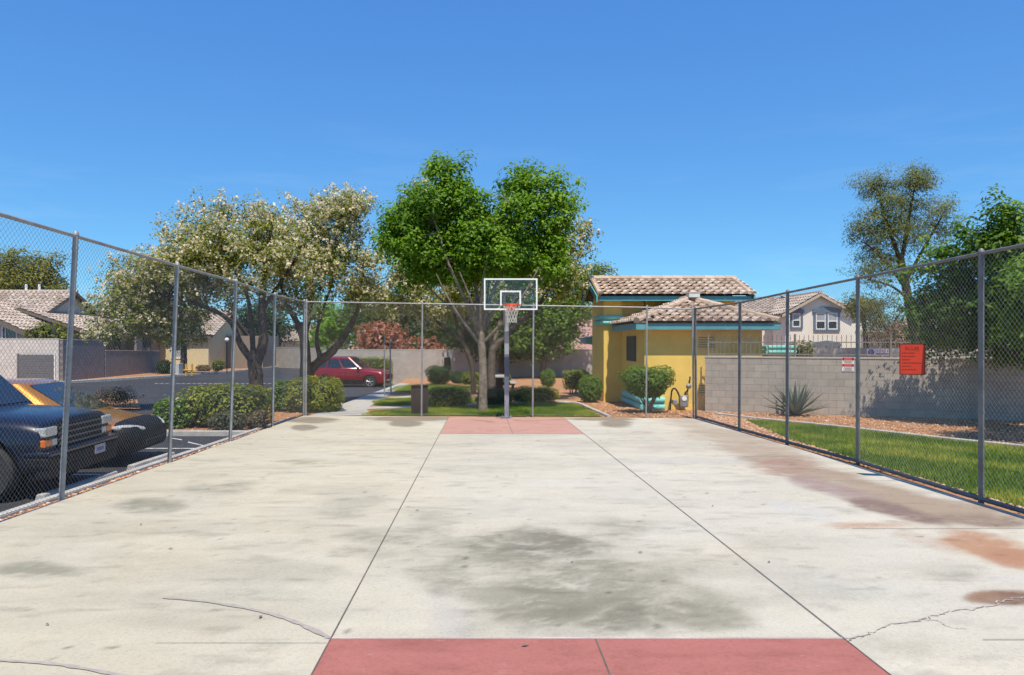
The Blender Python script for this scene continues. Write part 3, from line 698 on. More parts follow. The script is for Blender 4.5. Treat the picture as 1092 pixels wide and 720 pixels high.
sheet('key_border', [(-.98, 4.49), (2.28, 4.49), (2.28, 4.515), (-.98, 4.515)], .004, M_conc)
def joint(a, b, w=.0085, dz=.0075):
    a = Vector(a); b = Vector(b); n = Vector((-(b - a).y, (b - a).x)).normalized() * w / 2
    return sheet('slab_joint', [tuple(a - n), tuple(b - n), tuple(b + n), tuple(a + n)], dz, M_joint)
joint((-.945, -3.9), (-.93, 20.2)); joint((2.25, -3.9), (2.25, 19.95)); joint((.71, -3.9), (.705, 4.48), .009); joint((.68, 15.95), (.67, 20.1), .010)
joint((3.75, 7.31), (5.9, 7.31), .010); joint((4.75, 10.05), (5.9, 10.05), .010); joint((3.1, 4.47), (5.4, 4.47), .007); joint((-2.0, 4.42), (-.95, 4.42), .004)
def curve_mark(name, pts, w, m, dz=.006, jag=0.0):
    P = smoothpath([Vector(p) for p in pts], 10 if jag else 8)
    if jag: P = [p + Vector((rng.normal() * jag, rng.normal() * jag)) for p in P]
    mb = MB(); vs = []; n = len(P)
    for i, p in enumerate(P):
        d = (P[min(i + 1, n - 1)] - P[max(i - 1, 0)]).normalized(); q = Vector((-d.y, d.x)) * w / 2 * (.6 + .8 * rng.random())
        vs += [(p.x - q.x, p.y - q.y, gz(p.y) + dz), (p.x + q.x, p.y + q.y, gz(p.y) + dz)]
    mb.add(vs, [(2 * i, 2 * i + 1, 2 * i + 3, 2 * i + 2) for i in range(n - 1)])
    return struct(mb.build(name, m))
M_arc = mat('worn_line', (.42, .375, .33), (.33, .29, .265), 14, .9, 0, .1, 60, .2, .3)
curve_mark('worn_court_line', [G(174, 638), G(215, 641.5), G(267, 650), G(310, 662), G(352, 681)], .035, M_arc)
curve_mark('worn_court_line', [G(-60, 701), G(0, 705), G(60, 709), G(123, 720), G(150, 727)], .03, M_arc)
M_crack = mat('crack_fill', (.50, .465, .40), (.27, .235, .195), 12, .95)
curve_mark('slab_crack', [G(903, 684), G(925, 676), G(948, 667), G(985, 661), G(1010, 653), G(1045, 649), G(1070, 642), G(1110, 634)], .011, M_crack, .0065, .012)
curve_mark('slab_crack', [G(985, 661), G(1000, 663), G(1012, 669), G(1030, 671)], .005, M_crack, .0068, .008)
M_wet = mat('water_mark', (.27, .155, .105), (.36, .215, .165), 5, .9)
curve_mark('water_mark', [G(505, 447.6), G(511, 448.6), G(517, 449.2), G(524, 450.6)], .16, M_wet, .0062, .03); curve_mark('water_mark', [G(548, 448), G(560, 449), G(572, 448.6), G(600, 447.4)], .13, M_wet, .0062, .03)
mb = MB()                                               # dead leaves and gum spots on the slab
for px, py in [(182, 586), (50, 667), (278, 659), (445, 545), (760, 540), (683, 590), (640, 470), (935, 470), (520, 463), (222, 522), (610, 600), (820, 600), (560, 690), (150, 560)]:
    x, y = G(px, py); a = rng.random() * 3; s = .008 + .010 * rng.random()
    mb.add([(x + s * math.cos(a + k * 1.57) * (1.7 if k % 2 == 0 else .8), y + s * math.sin(a + k * 1.57) * (1.7 if k % 2 == 0 else .8), gz(y) + .009 + .006 * (k % 2)) for k in range(4)], [(0, 1, 2, 3)])
o = mb.build('leaf_litter', M_joint); o['kind'] = 'stuff'

# ================================================================== FENCES
def chain_panel(mb, b0, b1, t0, t1, d=.071, r=.0014, lift=.05):
    """crossing wires of a chain-link panel between two posts"""
    b0, b1, t0, t1 = map(Vector, (b0, b1, t0, t1)); L = (b1 - b0).length; Hh = (t0 - b0).length
    u_ = (b1 - b0).normalized(); nrm = u_.cross(Vector((0, 0, 1))).normalized()
    def P(u, v): s = u / L; q = v / Hh; return (b0.lerp(b1, s)).lerp(t0.lerp(t1, s), q)
    for sgn in (1, -1):
        ks = np.arange(0, L + Hh, d)
        for k in ks:
            if sgn > 0:                # u + v = k
                u0 = max(0, k - Hh); u1 = min(L, k); a = (u0, k - u0); b = (u1, k - u1)
            else:                      # u - v = k - Hh
                c = k - Hh; u0 = max(0, c); u1 = min(L, c + Hh); a = (u0, u0 - c); b = (u1, u1 - c)
            if u1 - u0 < .02: continue
            pa = P(*a) + nrm * sgn * .0018; pb = P(*b) + nrm * sgn * .0018
            mb.tube([pa, pb], r, 3, False)
def chain_fence(name, label, posts, m_post, m_wire, pr, group, bottom=None, rail_r=.022):
    root = thing(name, label, 'fence', tuple(posts[0][0]), group)
    net = MB()
    for i, (b, t) in enumerate(posts):
        b = Vector(b); t = Vector(t); d = (t - b)
        mb = MB(); mb.tube([b - d * .03, t + d * .004], pr, 14)
        mb.tube([t + d * .004, t + d * .014, t + d * .021], [pr * 1.12, pr * 1.0, pr * .35], 14)
        for q in (.14, .36, .58, .8, .955): mb.tube([b + d * (q - .004), b + d * (q + .004)], pr * 1.13, 14)
        mb.build('post', m_post, root, smooth=True)
        if i < len(posts) - 1:
            b2, t2 = Vector(posts[i + 1][0]), Vector(posts[i + 1][1])
            chain_panel(net, b + Vector((0, 0, .03)), b2 + Vector((0, 0, .03)), t, t2)
    MB().tube([Vector(t) for _, t in posts], rail_r, 10).build('top_rail', m_post, root, smooth=True)
    if bottom: MB().tube([Vector(b) + Vector((0, 0, .035)) for b, _ in posts], bottom, 8).build('bottom_rail', m_post, root, smooth=True)
    else: MB().tube([Vector(b) + Vector((0, 0, .05)) for b, _ in posts], .004, 6).build('tension_wire', m_wire, root, smooth=True)
    net.build('chain_link_mesh', m_wire, root)
    return root
LP = [((-5.14, -.4, gz(-.4)), (-4.94, -.4, 3.16)), ((-5.13, 2.65, gz(2.65)), (-4.93, 2.65, 3.14)), ((-5.12, 5.75, gz(5.7)), (-4.93, 5.75, 3.11)),
      ((-5.12, 8.79, gz(8.79)), (-4.945, 8.79, 3.066)), ((-5.10, 11.78, gz(11.78)), (-4.97, 11.78, 3.02)), ((-5.10, 14.62, gz(14.62)), (-4.98, 14.62, 2.997)),
      ((-5.15, 17.75, gz(17.75)), (-5.09, 17.75, 2.935)), ((-5.14, 20.80, gz(20.8)), (-5.12, 20.8, 2.945))]
RP = [((5.95, -.3, gz(-.3)), (5.95, -.3, 2.93)), ((5.96, 2.7, gz(2.7)), (5.96, 2.7, 2.90)), ((5.97, 5.7, gz(5.7)), (5.97, 5.7, 2.87)),
      ((5.98, 8.65, gz(8.65)), (5.98, 8.65, 2.84)), ((6.08, 11.68, gz(11.68)), (6.08, 11.68, 2.81)), ((6.0, 14.2, gz(14.2)), (6.01, 14.2, 2.753)),
      ((5.95, 16.7, gz(16.7)), (5.965, 16.7, 2.69)), ((5.92, 19.96, gz(19.96)), (5.89, 19.96, 2.70))]
chain_fence('chain_link_fence', 'tall galvanised chain-link fence with pale steel posts between the court and the parked cars', LP, M_galv, M_wire, .033, 'chain-link fences round the court')
chain_fence('chain_link_fence', 'tall chain-link fence with dark posts between the court and the lawn', RP, M_galvd, M_wired, .032, 'chain-link fences round the court', bottom=.03)
def bpost(px, pyb, pyt, Y): return (Vector((X(px, Y), Y, gz(Y))), Vector((X(px + 1, Y), Y, Z(pyt, Y))))
BP = [((-5.07, 20.79, gz(20.8)), (-5.05, 20.79, 2.94)), bpost(449.5, 443.5, 324, 20.52), bpost(568, 444.5, 326, 20.30), bpost(689, 446, 328, 20.06), ((5.85, 19.97, gz(20)), (5.83, 19.97, 2.69))]
chain_fence('chain_link_fence', 'chain-link fence across the far end of the court behind the basketball hoop', BP, M_galv, M_wire, .026, 'chain-link fences round the court')

# ================================================================== BASKETBALL HOOP
Yp = 19.86; xp = X(540.3, Yp); zb = gz(Yp)
hoop = thing('basketball_hoop', 'basketball hoop with clear white-framed backboard on a grey pole beyond the red key', 'basketball hoop', (xp, Yp, zb))
M_poleg = mat('pole_grey', (.38, .385, .40), (.27, .275, .29), 2.0, .5, .3, .06, 60)
M_pad = mat('pole_band', (.13, .132, .15), (.10, .102, .12), 5, .5)
mb = MB(); mb.cbox((xp, Yp, zb + 1.55), (.125, .125, 3.1)); mb.build('pole', M_poleg, hoop, bevel=.012)
for z_, h_ in ((1.45, .62), (2.22, .34)): MB().cbox((xp, Yp, zb + z_), (.131, .131, h_)).build('pole_band', M_pad, hoop, bevel=.012)
mb = MB(); mb.cbox((xp, Yp, zb + .02), (.30, .30, .03))
for sx in (-1, 1):
    for sy in (-1, 1): mb.tube([(xp + sx * .11, Yp + sy * .11, zb + .03), (xp + sx * .11, Yp + sy * .11, zb + .07)], .014, 6)
mb.build('base_plate', M_poleg, hoop)
Yb = 18.72; xb = X(544.6, Yb); bz0, bz1 = Z(330.6, Yb), Z(297, Yb); bw = 57 * Yb / F / 2
mb = MB()
for sx in (-.16, .16): mb.tube([(xp + sx * .4, Yp, zb + 3.0), (xb + sx, Yb + .08, bz0 + .42)], .032, 10); mb.tube([(xp + sx * .4, Yp, zb + 2.55), (xb + sx, Yb + .08, bz0 + .12)], .028, 10)
mb.tube([(xb - .3, Yb + .07, bz0 + .42), (xb + .3, Yb + .07, bz0 + .42)], .02, 8); mb.tube([(xb - .3, Yb + .07, bz0 + .12), (xb + .3, Yb + .07, bz0 + .12)], .02, 8)
mb.build('support_arm', M_poleg, hoop, smooth=True)
bd = MB().box(xb - bw + .02, xb + bw - .02, Yb - .006, Yb + .006, bz0 + .02, bz1 - .02).build('backboard', M_board, hoop)
fr = MB(); w_ = .038
fr.box(xb - bw, xb + bw, Yb - .02, Yb + .03, bz1 - w_, bz1); fr.box(xb - bw, xb + bw, Yb - .02, Yb + .03, bz0, bz0 + w_)
fr.box(xb - bw, xb - bw + w_, Yb - .0195, Yb + .0295, bz0 + w_, bz1 - w_); fr.box(xb + bw - w_, xb + bw, Yb - .0195, Yb + .0295, bz0 + w_, bz1 - w_)
fr.build('backboard_frame', M_white, bd)
sq = MB(); ix0, ix1, iz0, iz1 = X(533.3, Yb), X(555.6, Yb), Z(326, Yb), Z(310, Yb); w_ = .042
sq.box(ix0, ix1, Yb - .010, Yb - .0065, iz1 - w_, iz1); sq.box(ix0, ix0 + w_, Yb - .010, Yb - .0065, iz0, iz1 - w_); sq.box(ix1 - w_, ix1, Yb - .010, Yb - .0065, iz0, iz1 - w_)
sq.build('target_square', M_white, bd)
rz_ = Z(325.3, Yb); rc = Vector((X(545.2, Yb), Yb - .30, rz_ - .01)); rr = .225
mb = MB(); mb.tube([rc + Vector((rr * math.cos(t), rr * math.sin(t), 0)) for t in np.linspace(0, 2 * math.pi, 33)], .011, 8, False)
mb.box(rc.x - .09, rc.x + .09, Yb - .085, Yb - .021, rz_ - .12, rz_ + .03)
mb.tube([rc + Vector((-.07, .2, 0)), (rc.x - .06, Yb - .03, rz_ - .09)], .009, 6); mb.tube([rc + Vector((.07, .2, 0)), (rc.x + .06, Yb - .03, rz_ - .09)], .009, 6)
rim = mb.build('rim', M_rim, hoop, smooth=True)
mb = MB(); levels = [(0, .22), (-.10, .185), (-.20, .155), (-.30, .135), (-.40, .125), (-.45, .13)]
for k in range(12):
    for sg in (1, -1):
        mb.tube([rc + Vector((r_ * math.cos(2 * math.pi * (k + sg * .5 * j) / 12), r_ * math.sin(2 * math.pi * (k + sg * .5 * j) / 12), z_ - .01)) for j, (z_, r_) in enumerate(levels)], .005, 5, False)
mb.build('net', M_net, rim)

# ================================================================== SIGNS ON THE FENCE AND WALL
def text(name, s, size, m, parent, loc, rot, extrude=.0008):
    c = bpy.data.curves.new(name, 'FONT'); c.body = s; c.size = size; c.extrude = extrude; c.align_x = 'CENTER'; c.align_y = 'CENTER'
    o = bpy.data.objects.new(name, c); col.objects.link(o); c.materials.append(m); bpy.context.view_layer.update()
    me = bpy.data.meshes.new_from_object(o.evaluated_get(bpy.context.evaluated_depsgraph_get())); bpy.data.objects.remove(o)
    o = bpy.data.objects.new(name, me); col.objects.link(o); o.parent = parent; o.location = loc; o.rotation_euler = rot
    if not me.materials: me.materials.append(m)
    return o
Ys = 9.72; sw, sh = 25 * Ys / F, 33 * Ys / F
sg = thing('rules_sign', 'orange rules sign with dark border and lettering hung on the fence beside the lawn', 'sign', (X(973, Ys), Ys, Z(383.3, Ys)), rz=R(-14), local=True)
MB().box(-sw / 2, sw / 2, 0, .004, -sh / 2, sh / 2).build('sign_border', M_signedge, sg, bevel=.0015, seg=1)
MB().box(-sw / 2 + .012, sw / 2 - .012, -.0018, .0, -sh / 2 + .012, sh / 2 - .012).build('sign_panel', M_orange, sg)
text('heading', 'RULES', .062, M_signink, sg, (-.005, -.0035, sh * .345), (R(90), 0, 0))
rg = random.Random(3)
for i, ln in enumerate([.56, .58, .36, .86, .40, .62]):
    mb = MB(); z_ = sh * (.205 - .107 * i); xx = -sw * .40; end = -sw * .40 + sw * .86 * ln
    while xx < end - .006:
        ww = min(rg.uniform(.012, .035), end - xx); mb.box(xx, xx + ww, -.0032, -.0018, z_ - .008, z_ + .008); xx += ww + .006
    mb.build('sign_line', M_signink, sg)
for s_ in (-1, 1): MB().tube([(sw / 2 - .02, .0, s_ * (sh / 2 - .03)), (sw / 2 + .03, .05, s_ * (sh / 2 - .02))], .003, 5).build('wire_tie', M_wire, sg)

# ================================================================== BLOCK WALL AND IRON FENCE ON THE LAWN SIDE
wl = lambda x: 22.6 - .447 * (x - 7.2)                 # the wall's line in plan
WA, WB = Vector((7.02, wl(7.02))), Vector((19.5, wl(19.5)))
def wall_obj(name, label, A, B, w, z0, z1, z1b, m, cap=None, group=None):
    A = Vector(A); B = Vector(B); L = (B - A).length
    root = thing(name, label, 'wall', (A.x, A.y, z0), group)
    mb = MB(); ang = B - A; mb.seg_box(A, B, w, z0, z1, z0, z1b); o = mb.build('wall_face', m, root)
    d = ang.normalized(); a3 = Vector((A.x, A.y, z0))
    uvwall(o, lambda co: ((Vector((co.x, co.y)).dot(d)), co.z))
    if cap:
        mb = MB(); mb.seg_box(A - d * .02, B + d * .02, w + .03, z1 + .003, z1 + .053, z1b + .003, z1b + .053); mb.build('wall_cap', cap, root, bevel=.006, seg=1)
    return root
M_blockg = blockmat('block_grey', (.43, .39, .335), (.375, .34, .295), (.275, .25, .215), (.40, .26, .17))
M_blockl = blockmat('block_pale', (.46, .43, .40), (.42, .39, .36), (.34, .31, .29), (.45, .33, .22))
M_capg = mat('wall_cap_stone', (.50, .445, .39), (.41, .365, .32), 5, .95, 0, .3, 60)
wall_obj('block_wall', 'grey concrete block wall with iron fence on top behind the lawn and agave', WA, WB, .2, -.75, 1.285, 1.285, M_blockg, M_capg)
dW = (WB - WA).normalized()
ifn = thing('iron_fence', 'wrought iron picket fence with curved tips standing on the grey block wall', 'fence', (WA.x, WA.y, 1.338))
zt = 1.338; Ltot = (WB - WA).length; nrm = Vector((dW.y, -dW.x))       # towards the camera
bay = 2.5; nb = int(Ltot / bay)
for i in range(nb + 1):
    p = WA + dW * (.08 + i * bay); MB().cbox((p.x, p.y, zt + .34), (.05, .05, .68)).build('post', M_iron, ifn)
for i in range(nb):
    mb = MB(); a = WA + dW * (.08 + i * bay); b = a + dW * bay
    mb.seg_box(a + dW * .03, b - dW * .03, .025, zt + .42, zt + .45); mb.seg_box(a + dW * .03, b - dW * .03, .025, zt + .06, zt + .09)
    k = int(bay / .122)
    for j in range(1, k):
        p = a + dW * (j * bay / k)
        mb.tube([(p.x, p.y, zt + .02), (p.x, p.y, zt + .52), (p.x + nrm.x * .03, p.y + nrm.y * .03, zt + .59), (p.x + nrm.x * .09, p.y + nrm.y * .09, zt + .645)], .0085, 5)
    mb.build('picket_panel', M_iron, ifn)
# small notice on the wall
px0 = 905.3; xw = 10.62; yw = wl(xw) - .104
ns = thing('notice_sign', 'small white notice with two red bands fixed on the grey block wall', 'sign', (xw, yw - .02, Z(388.5, yw)), rz=math.atan2(dW.y, dW.x), local=True)
s0 = .16; h0 = .205
MB().box(-s0, s0, 0, .004, -h0, h0).build('sign_panel', M_white, ns)
mb = MB(); mb.box(-s0 + .006, s0 - .006, -.002, 0, h0 * .52, h0 * .96); mb.box(-s0 + .006, s0 - .006, -.002, 0, -h0 * .34, h0 * .04); mb.build('red_band', mat('notice_red', (.66, .13, .10), (.55, .09, .07), 8, .6), ns)
mb = MB()
for z_ in (.74, -.15):
    for sx in (-.75, .75): mb.box(s0 * sx - .022, s0 * sx + .022, -.0035, -.002, h0 * z_ - .03, h0 * z_ + .03)
for z_, l_ in ((.36, .7), (.20, .6), (-.52, .7), (-.68, .55), (-.84, .7)): mb.box(-s0 * l_, s0 * l_, -.002, -.0, h0 * z_ - .007, h0 * z_ + .007)
mb.build('notice_marks', M_signink, ns)
# neighbour's pale wall beyond, with a painted banner on it
wall_obj('block_wall', 'pale neighbouring block wall seen over the grey wall behind the iron pickets', (15.2, 35.4), (30, 34.0), .2, -.8, 1.50, 1.50, M_blockl)
yb_ = 34.9 - .3
bn = thing('banner', 'small white banner with blue round emblem and pink lettering on the pale wall', 'banner', (X(936.5, yb_), yb_ - .02, Z(375.8, yb_)), rz=R(-5), local=True)
MB().box(-.52, .52, 0, .004, -.17, .17).build('banner_sheet', M_white, bn)
mb = MB(); mb.tube([(-.33, -.004, 0), (-.33, -.001, 0)], .15, 18); mb.build('emblem', M_purple, bn)
mb = MB()
for i in range(5): mb.prism([(-.10 + .12 * i, -.001, .0), (-.04 + .12 * i, -.001, .0), (-.01 + .12 * i, -.001, .12), (-.07 + .12 * i, -.001, .12)], (0, -.002, 0))
mb.build('banner_marks', M_pinkink, bn)
mb = MB(); mb.box(-.12, .46, -.003, -.001, -.09, -.04); mb.build('banner_line', M_purple, bn)

# ================================================================== ROOF TILES
def tile_roof(mb, poly, eave, up, w=.31, l=.40, h=.10, lift=.07):
    """barrel tiles laid in courses over a planar polygon; eave and up are unit vectors in the plane"""
    P = [Vector(p) for p in poly]; o = P[0]; eave = Vector(eave).normalized(); up = Vector(up).normalized(); n = eave.cross(up).normalized()
    if n.z < 0: n = -n
    Q = [((p - o).dot(eave), (p - o).dot(up)) for p in P]
    u0, u1 = min(q[0] for q in Q), max(q[0] for q in Q); v0, v1 = min(q[1] for q in Q), max(q[1] for q in Q)
    cols_ = int((u1 - u0) / w) + 1; rows = int((v1 - v0) / l) + 1
    for r_ in range(rows):
        for c in range(cols_):
            u = u0 + (c + .5) * w; v = v0 + (r_ + .5) * l
            if not pt_in(Q, np.array([u]), np.array([v]))[0]: continue
            a = o + eave * u + up * (v0 + r_ * l - .04); b = o + eave * u + up * (v0 + (r_ + 1) * l)
            t = random.random(); vs = []; K = 6
            ww = w * .62; jit = random.uniform(-.008, .008)
            for base_, sc, dz in ((a, 1.0, lift), (b, .94, .004)):
                for k in range(K + 1):
                    th = math.pi * k / K
                    vs.append(base_ + eave * (-math.cos(th) * ww / 2 * sc + jit) + n * (math.sin(th) * h * sc + dz))
                vs.append(base_ + eave * (ww / 2 * sc + (w - ww) + jit) + n * (dz + .005))
            m_ = K + 2
            fs = [(k, k + 1, m_ + k + 1, m_ + k) for k in range(K + 1)]
            fs.append(tuple(range(K, -1, -1)))
            mb.add(vs, fs, t)
    return mb
def ridge_caps(mb, a, b, r=.11, l=.40):
    a = Vector(a); b = Vector(b); d = b - a; k = max(1, int(d.length / l))
    for i in range(k):
        mb.tube([a + d * (i / k), a + d * ((i + 1.06) / k)], [r * 1.06, r * .9], 8, True, .3 + .4 * random.random())
M_tile = tintmat('roof_tile', [(0, (.34, .24, .175)), (.35, (.48, .36, .27)), (.7, (.58, .455, .355)), (1, (.66, .55, .45))], .9, .3, 50, .35)
M_tile2 = tintmat('roof_tile_brown', [(0, (.36, .28, .22)), (.4, (.47, .375, .305)), (1, (.58, .49, .41))], .9, .3, 50, .35)
M_under = mat('roof_underlay', (.12, .09, .07), (.07, .055, .045), 5, .95)
def roof_face(mt, mu, poly, eave, up, **k):
    tile_roof(mt, poly, eave, up, **k); n = Vector(eave).cross(Vector(up)).normalized()
    if n.z < 0: n = -n
    mu.add([Vector(p) - n * .012 for p in poly], [tuple(range(len(poly)))])

# ================================================================== YELLOW BUILDING
yb = thing('pool_building', 'small yellow stucco building with tiled roofs and teal fascia beside the court', 'building', (6.5, 25, gz(24)))
zg = -.75
lx0, lx1, ly0, ly1 = 5.22, 9.0, 23.2, 27.35             # low wing
tx0, tx1, ty0, ty1 = 4.55, 9.6, 27.0, 29.8             # tall wing
eL = dict(x0=4.83, x1=9.46, y0=22.75, z=2.32)           # low eave
# low wing walls
lowz = 2.28
mb = MB(); mb.box(lx0, lx1, ly0, ly1, zg, lowz); mb.build('wall', M_yellow, yb)
mb = MB(); mb.box(tx0 + .0, tx1, ty0 + .35, ty1, zg, 3.34); mb.box(tx0, tx0 + .68, ty0, ty0 + .36, zg, 3.33); mb.build('wall', M_yellow, yb)
# low hip roof
ap0 = Vector((7.30, 25.35, 3.24)); ap1 = Vector((7.30, 27.3, 3.24))
z_e = 2.40; A_ = Vector((eL['x0'], eL['y0'], z_e)); B_ = Vector((eL['x1'], eL['y0'], z_e)); C_ = Vector((eL['x0'], 27.3, z_e)); D_ = Vector((eL['x1'], 27.3, z_e))
mt, mu = MB(), MB()
up = (ap0 - Vector((ap0.x, A_.y, z_e))).normalized(); roof_face(mt, mu, [A_, B_, ap0], (1, 0, 0), up)
up = (ap0 - Vector((A_.x, ap0.y, z_e))).normalized(); roof_face(mt, mu, [C_, A_, ap0, ap1], (0, -1, 0), up)
up = (ap0 - Vector((B_.x, ap0.y, z_e))).normalized(); roof_face(mt, mu, [B_, D_, ap1, ap0], (0, 1, 0), up)
ridge_caps(mt, A_ + Vector((.05, .05, .06)), ap0 + Vector((0, 0, .08))); ridge_caps(mt, B_ + Vector((-.05, .05, .06)), ap0 + Vector((0, 0, .08))); ridge_caps(mt, ap0 + Vector((0, 0, .09)), ap1 + Vector((0, 0, .09)))
rf = mt.build('roof', M_tile, yb, tint=True, smooth=True); mu.build('roof_deck', M_under, rf)
# fascia of the low wing
mb = MB(); f0 = 2.17
mb.box(eL['x0'] + .03, eL['x1'] - .03, eL['y0'] + .03, eL['y0'] + .08, f0, z_e - .025); mb.box(eL['x0'] + .03, eL['x0'] + .08, eL['y0'] + .083, 27.2, f0, z_e - .025); mb.box(eL['x1'] - .08, eL['x1'] - .03, eL['y0'] + .083, 27.2, f0, z_e - .025)
mb.build('fascia', M_teal, yb, bevel=.005, seg=1)
mb = MB(); mb.box(eL['x0'] + .085, eL['x1'] - .085, eL['y0'] + .085, ly0 - .003, f0 + .03, f0 + .05); mb.box(eL['x0'] + .085, lx0 - .003, ly0, 27.0, f0 + .03, f0 + .05); mb.box(lx1 + .003, eL['x1'] - .085, ly0, 27.0, f0 + .03, f0 + .05); mb.build('soffit', M_yellow, yb)
# tall roof: ridge along x, gable on the near end, hipped far end
tz_e, tz_r = 3.50, 4.21; rx0, rx1 = 4.22, 10.15
e0 = Vector((4.22, 26.45, tz_e)); e1 = Vector((9.97, 26.45, tz_e)); r0 = Vector((4.22, 28.4, tz_r)); r1 = Vector((9.97, 28.4, tz_r)); k0 = Vector((4.22, 30.35, tz_e)); k1 = Vector((9.97, 30.35, tz_e))
mt, mu = MB(), MB()
roof_face(mt, mu, [e0, e1, r1, r0], (1, 0, 0), (r0 - e0).normalized()); roof_face(mt, mu, [k1, k0, r0, r1], (-1, 0, 0), (r0 - k0).normalized())
ridge_caps(mt, r0 + Vector((-.03, 0, .08)), r1 + Vector((0, 0, .08))); ridge_caps(mt, e1 + Vector((-.1, .02, .07)), r1 + Vector((-.1, 0, .08)), .09); ridge_caps(mt, e0 + Vector((.1, .02, .07)), r0 + Vector((.1, 0, .08)), .09)
rf = mt.build('roof', M_tile, yb, tint=True, smooth=True); mu.build('roof_deck', M_under, rf)
mb = MB(); mb.box(4.30, 9.90, 26.50, 26.56, 3.29, tz_e - .03); mb.build('fascia', M_teal, yb, bevel=.005, seg=1)
for (a, b) in ((Vector((4.18, 26.42, tz_e - .02)), Vector((4.18, 28.4, tz_r - .02))), (Vector((4.18, 30.35, tz_e - .02)), Vector((4.18, 28.401, tz_r - .02)))):
    for q in (Vector((0, 0, 0)), Vector((5.77, 0, 0))): MB().prism([a + q, b + q, b + q - Vector((0, 0, .24)), a + q - Vector((0, 0, .24))], (.06, 0, 0)).build('barge_board', M_teal, yb)
mb = MB(); mb.prism([(tx0 + .002, ty0 + .36, 3.335), (tx0 + .002, ty1, 3.335), (tx0 + .002, 28.4, tz_r - .1)], (.2, 0, 0)); mb.prism([(tx1 - .202, ty0 + .36, 3.335), (tx1 - .202, ty1, 3.335), (tx1 - .202, 28.4, tz_r - .1)], (.2, 0, 0)); mb.box(4.30, 9.85, 26.565, ty0 + .345, 3.335, 3.36); mb.build('gable_wall', M_yellow, yb)
# mint foam bands: pilaster capital and corner base
def rollband(mb, x0, x1, y0, y1, z0, h, p, skip=()):
    """two rounded courses wrapping the front and left of a corner"""
    for i in range(2):
        zc = z0 + h * (i + .5); r_ = h * .5 - .006
        mb.tube([(x0 - p + .0, y0 - p, zc), (x1, y0 - p, zc)], r_, 10); mb.tube([(x0 - p, y0 - p, zc), (x0 - p, y1, zc)], r_, 10)
        mb.box(x0 - p, x1, y0 - p, y0 - .003, zc - r_, zc + r_); mb.box(x0 - p + .001, x0 - .003, y0, y1, zc - r_ + .001, zc + r_ - .001)
mb = MB(); rollband(mb, tx0, tx0 + .70, ty0, ty0 + 1.6, 2.41, .195, .05); mb.build('capital_band', M_mint, yb, smooth=True)
mb = MB(); rollband(mb, lx0, lx0 + .62, ly0, ly0 + 3.2, gz(23.2) - .06, .225, .05); mb.build('base_band', M_mint, yb, smooth=True)
# window on the left wall, louvred vents on the front
wn = MB().box(lx0 - .012, lx0 + .04, 24.5, 25.9, 1.18, 1.93).build('window', M_dark, yb)
mb = MB(); mb.box(lx0 - .03, lx0 - .002, 24.44, 24.5, 1.12, 1.99); mb.box(lx0 - .03, lx0 - .002, 25.9, 25.96, 1.12, 1.99); mb.box(lx0 - .03, lx0 - .002, 24.5, 25.9, 1.93, 1.99); mb.box(lx0 - .03, lx0 - .002, 24.5, 25.9, 1.12, 1.18); mb.build('frame', M_dark, wn)
def louvre(px0, px1, py0, py1, n, m=M_dark):
    Y = ly0; v = MB().box(X(px0, Y), X(px1, Y), Y - .008, Y + .03, Z(py1, Y), Z(py0, Y)).build('vent', M_dark, yb)
    mb = MB(); zz0, zz1 = Z(py1, Y), Z(py0, Y)
    for i in range(n):
        za = zz0 + (zz1 - zz0) * (i + .25) / n; mb.prism([(X(px0, Y), Y - .009, za), (X(px0, Y), Y - .05, za - .02), (X(px0, Y), Y - .05, za - .005), (X(px0, Y), Y - .009, za + (zz1 - zz0) / n * .45)], (X(px1, Y) - X(px0, Y), 0, 0))
    mb.build('louvre', M_yellow, v)
louvre(745, 762, 359.5, 372, 5); louvre(745, 757, 411, 420.5, 4)
# hoods, flue and porch eave
mb = MB(); fx, fy = 7.36, 25.2; mb.cbox((fx, fy, 3.17), (.24, .24, .34)); fl = mb.build('flue', mat('flue_brown', (.22, .15, .11), (.16, .11, .08), 4, .8), yb)
mb = MB(); mb.cbox((fx, fy, 3.41), (.38, .38, .16)); mb.prism([(fx - .21, fy - .21, 3.492), (fx + .21, fy - .21, 3.492), (fx, fy - .21, 3.55)], (0, .42, 0)); mb.build('flue_cap', mat('flue_white', (.62, .62, .60), (.5, .5, .48), 6, .6), fl, bevel=.008, seg=1)
mb = MB(); mb.tube([(6.0, 26.9, 3.3), (6.0, 26.62, 3.26), (6.0, 26.6, 3.05), (6.05, 26.9, 2.95)], .02, 8); mb.build('conduit', M_black, yb, smooth=True)
mb = MB(); mb.prism([(4.85, 29.81, 1.66), (4.85, 29.81, 2.06), (4.24, 29.81, 1.96), (4.32, 29.81, 1.72)], (0, 1.6, 0)); mb.build('porch_eave', M_teal, yb)

# garden pier with the same mint bands at the far end of the low wing
MB().box(9.62, 10.45, 24.2, 24.9, zg, 1.36).build('pier', M_yellow, yb); mb = MB(); rollband(mb, 9.62, 10.5, 24.2, 24.95, 1.365, .16, .05); mb.build('pier_band', M_mint, yb, smooth=True)
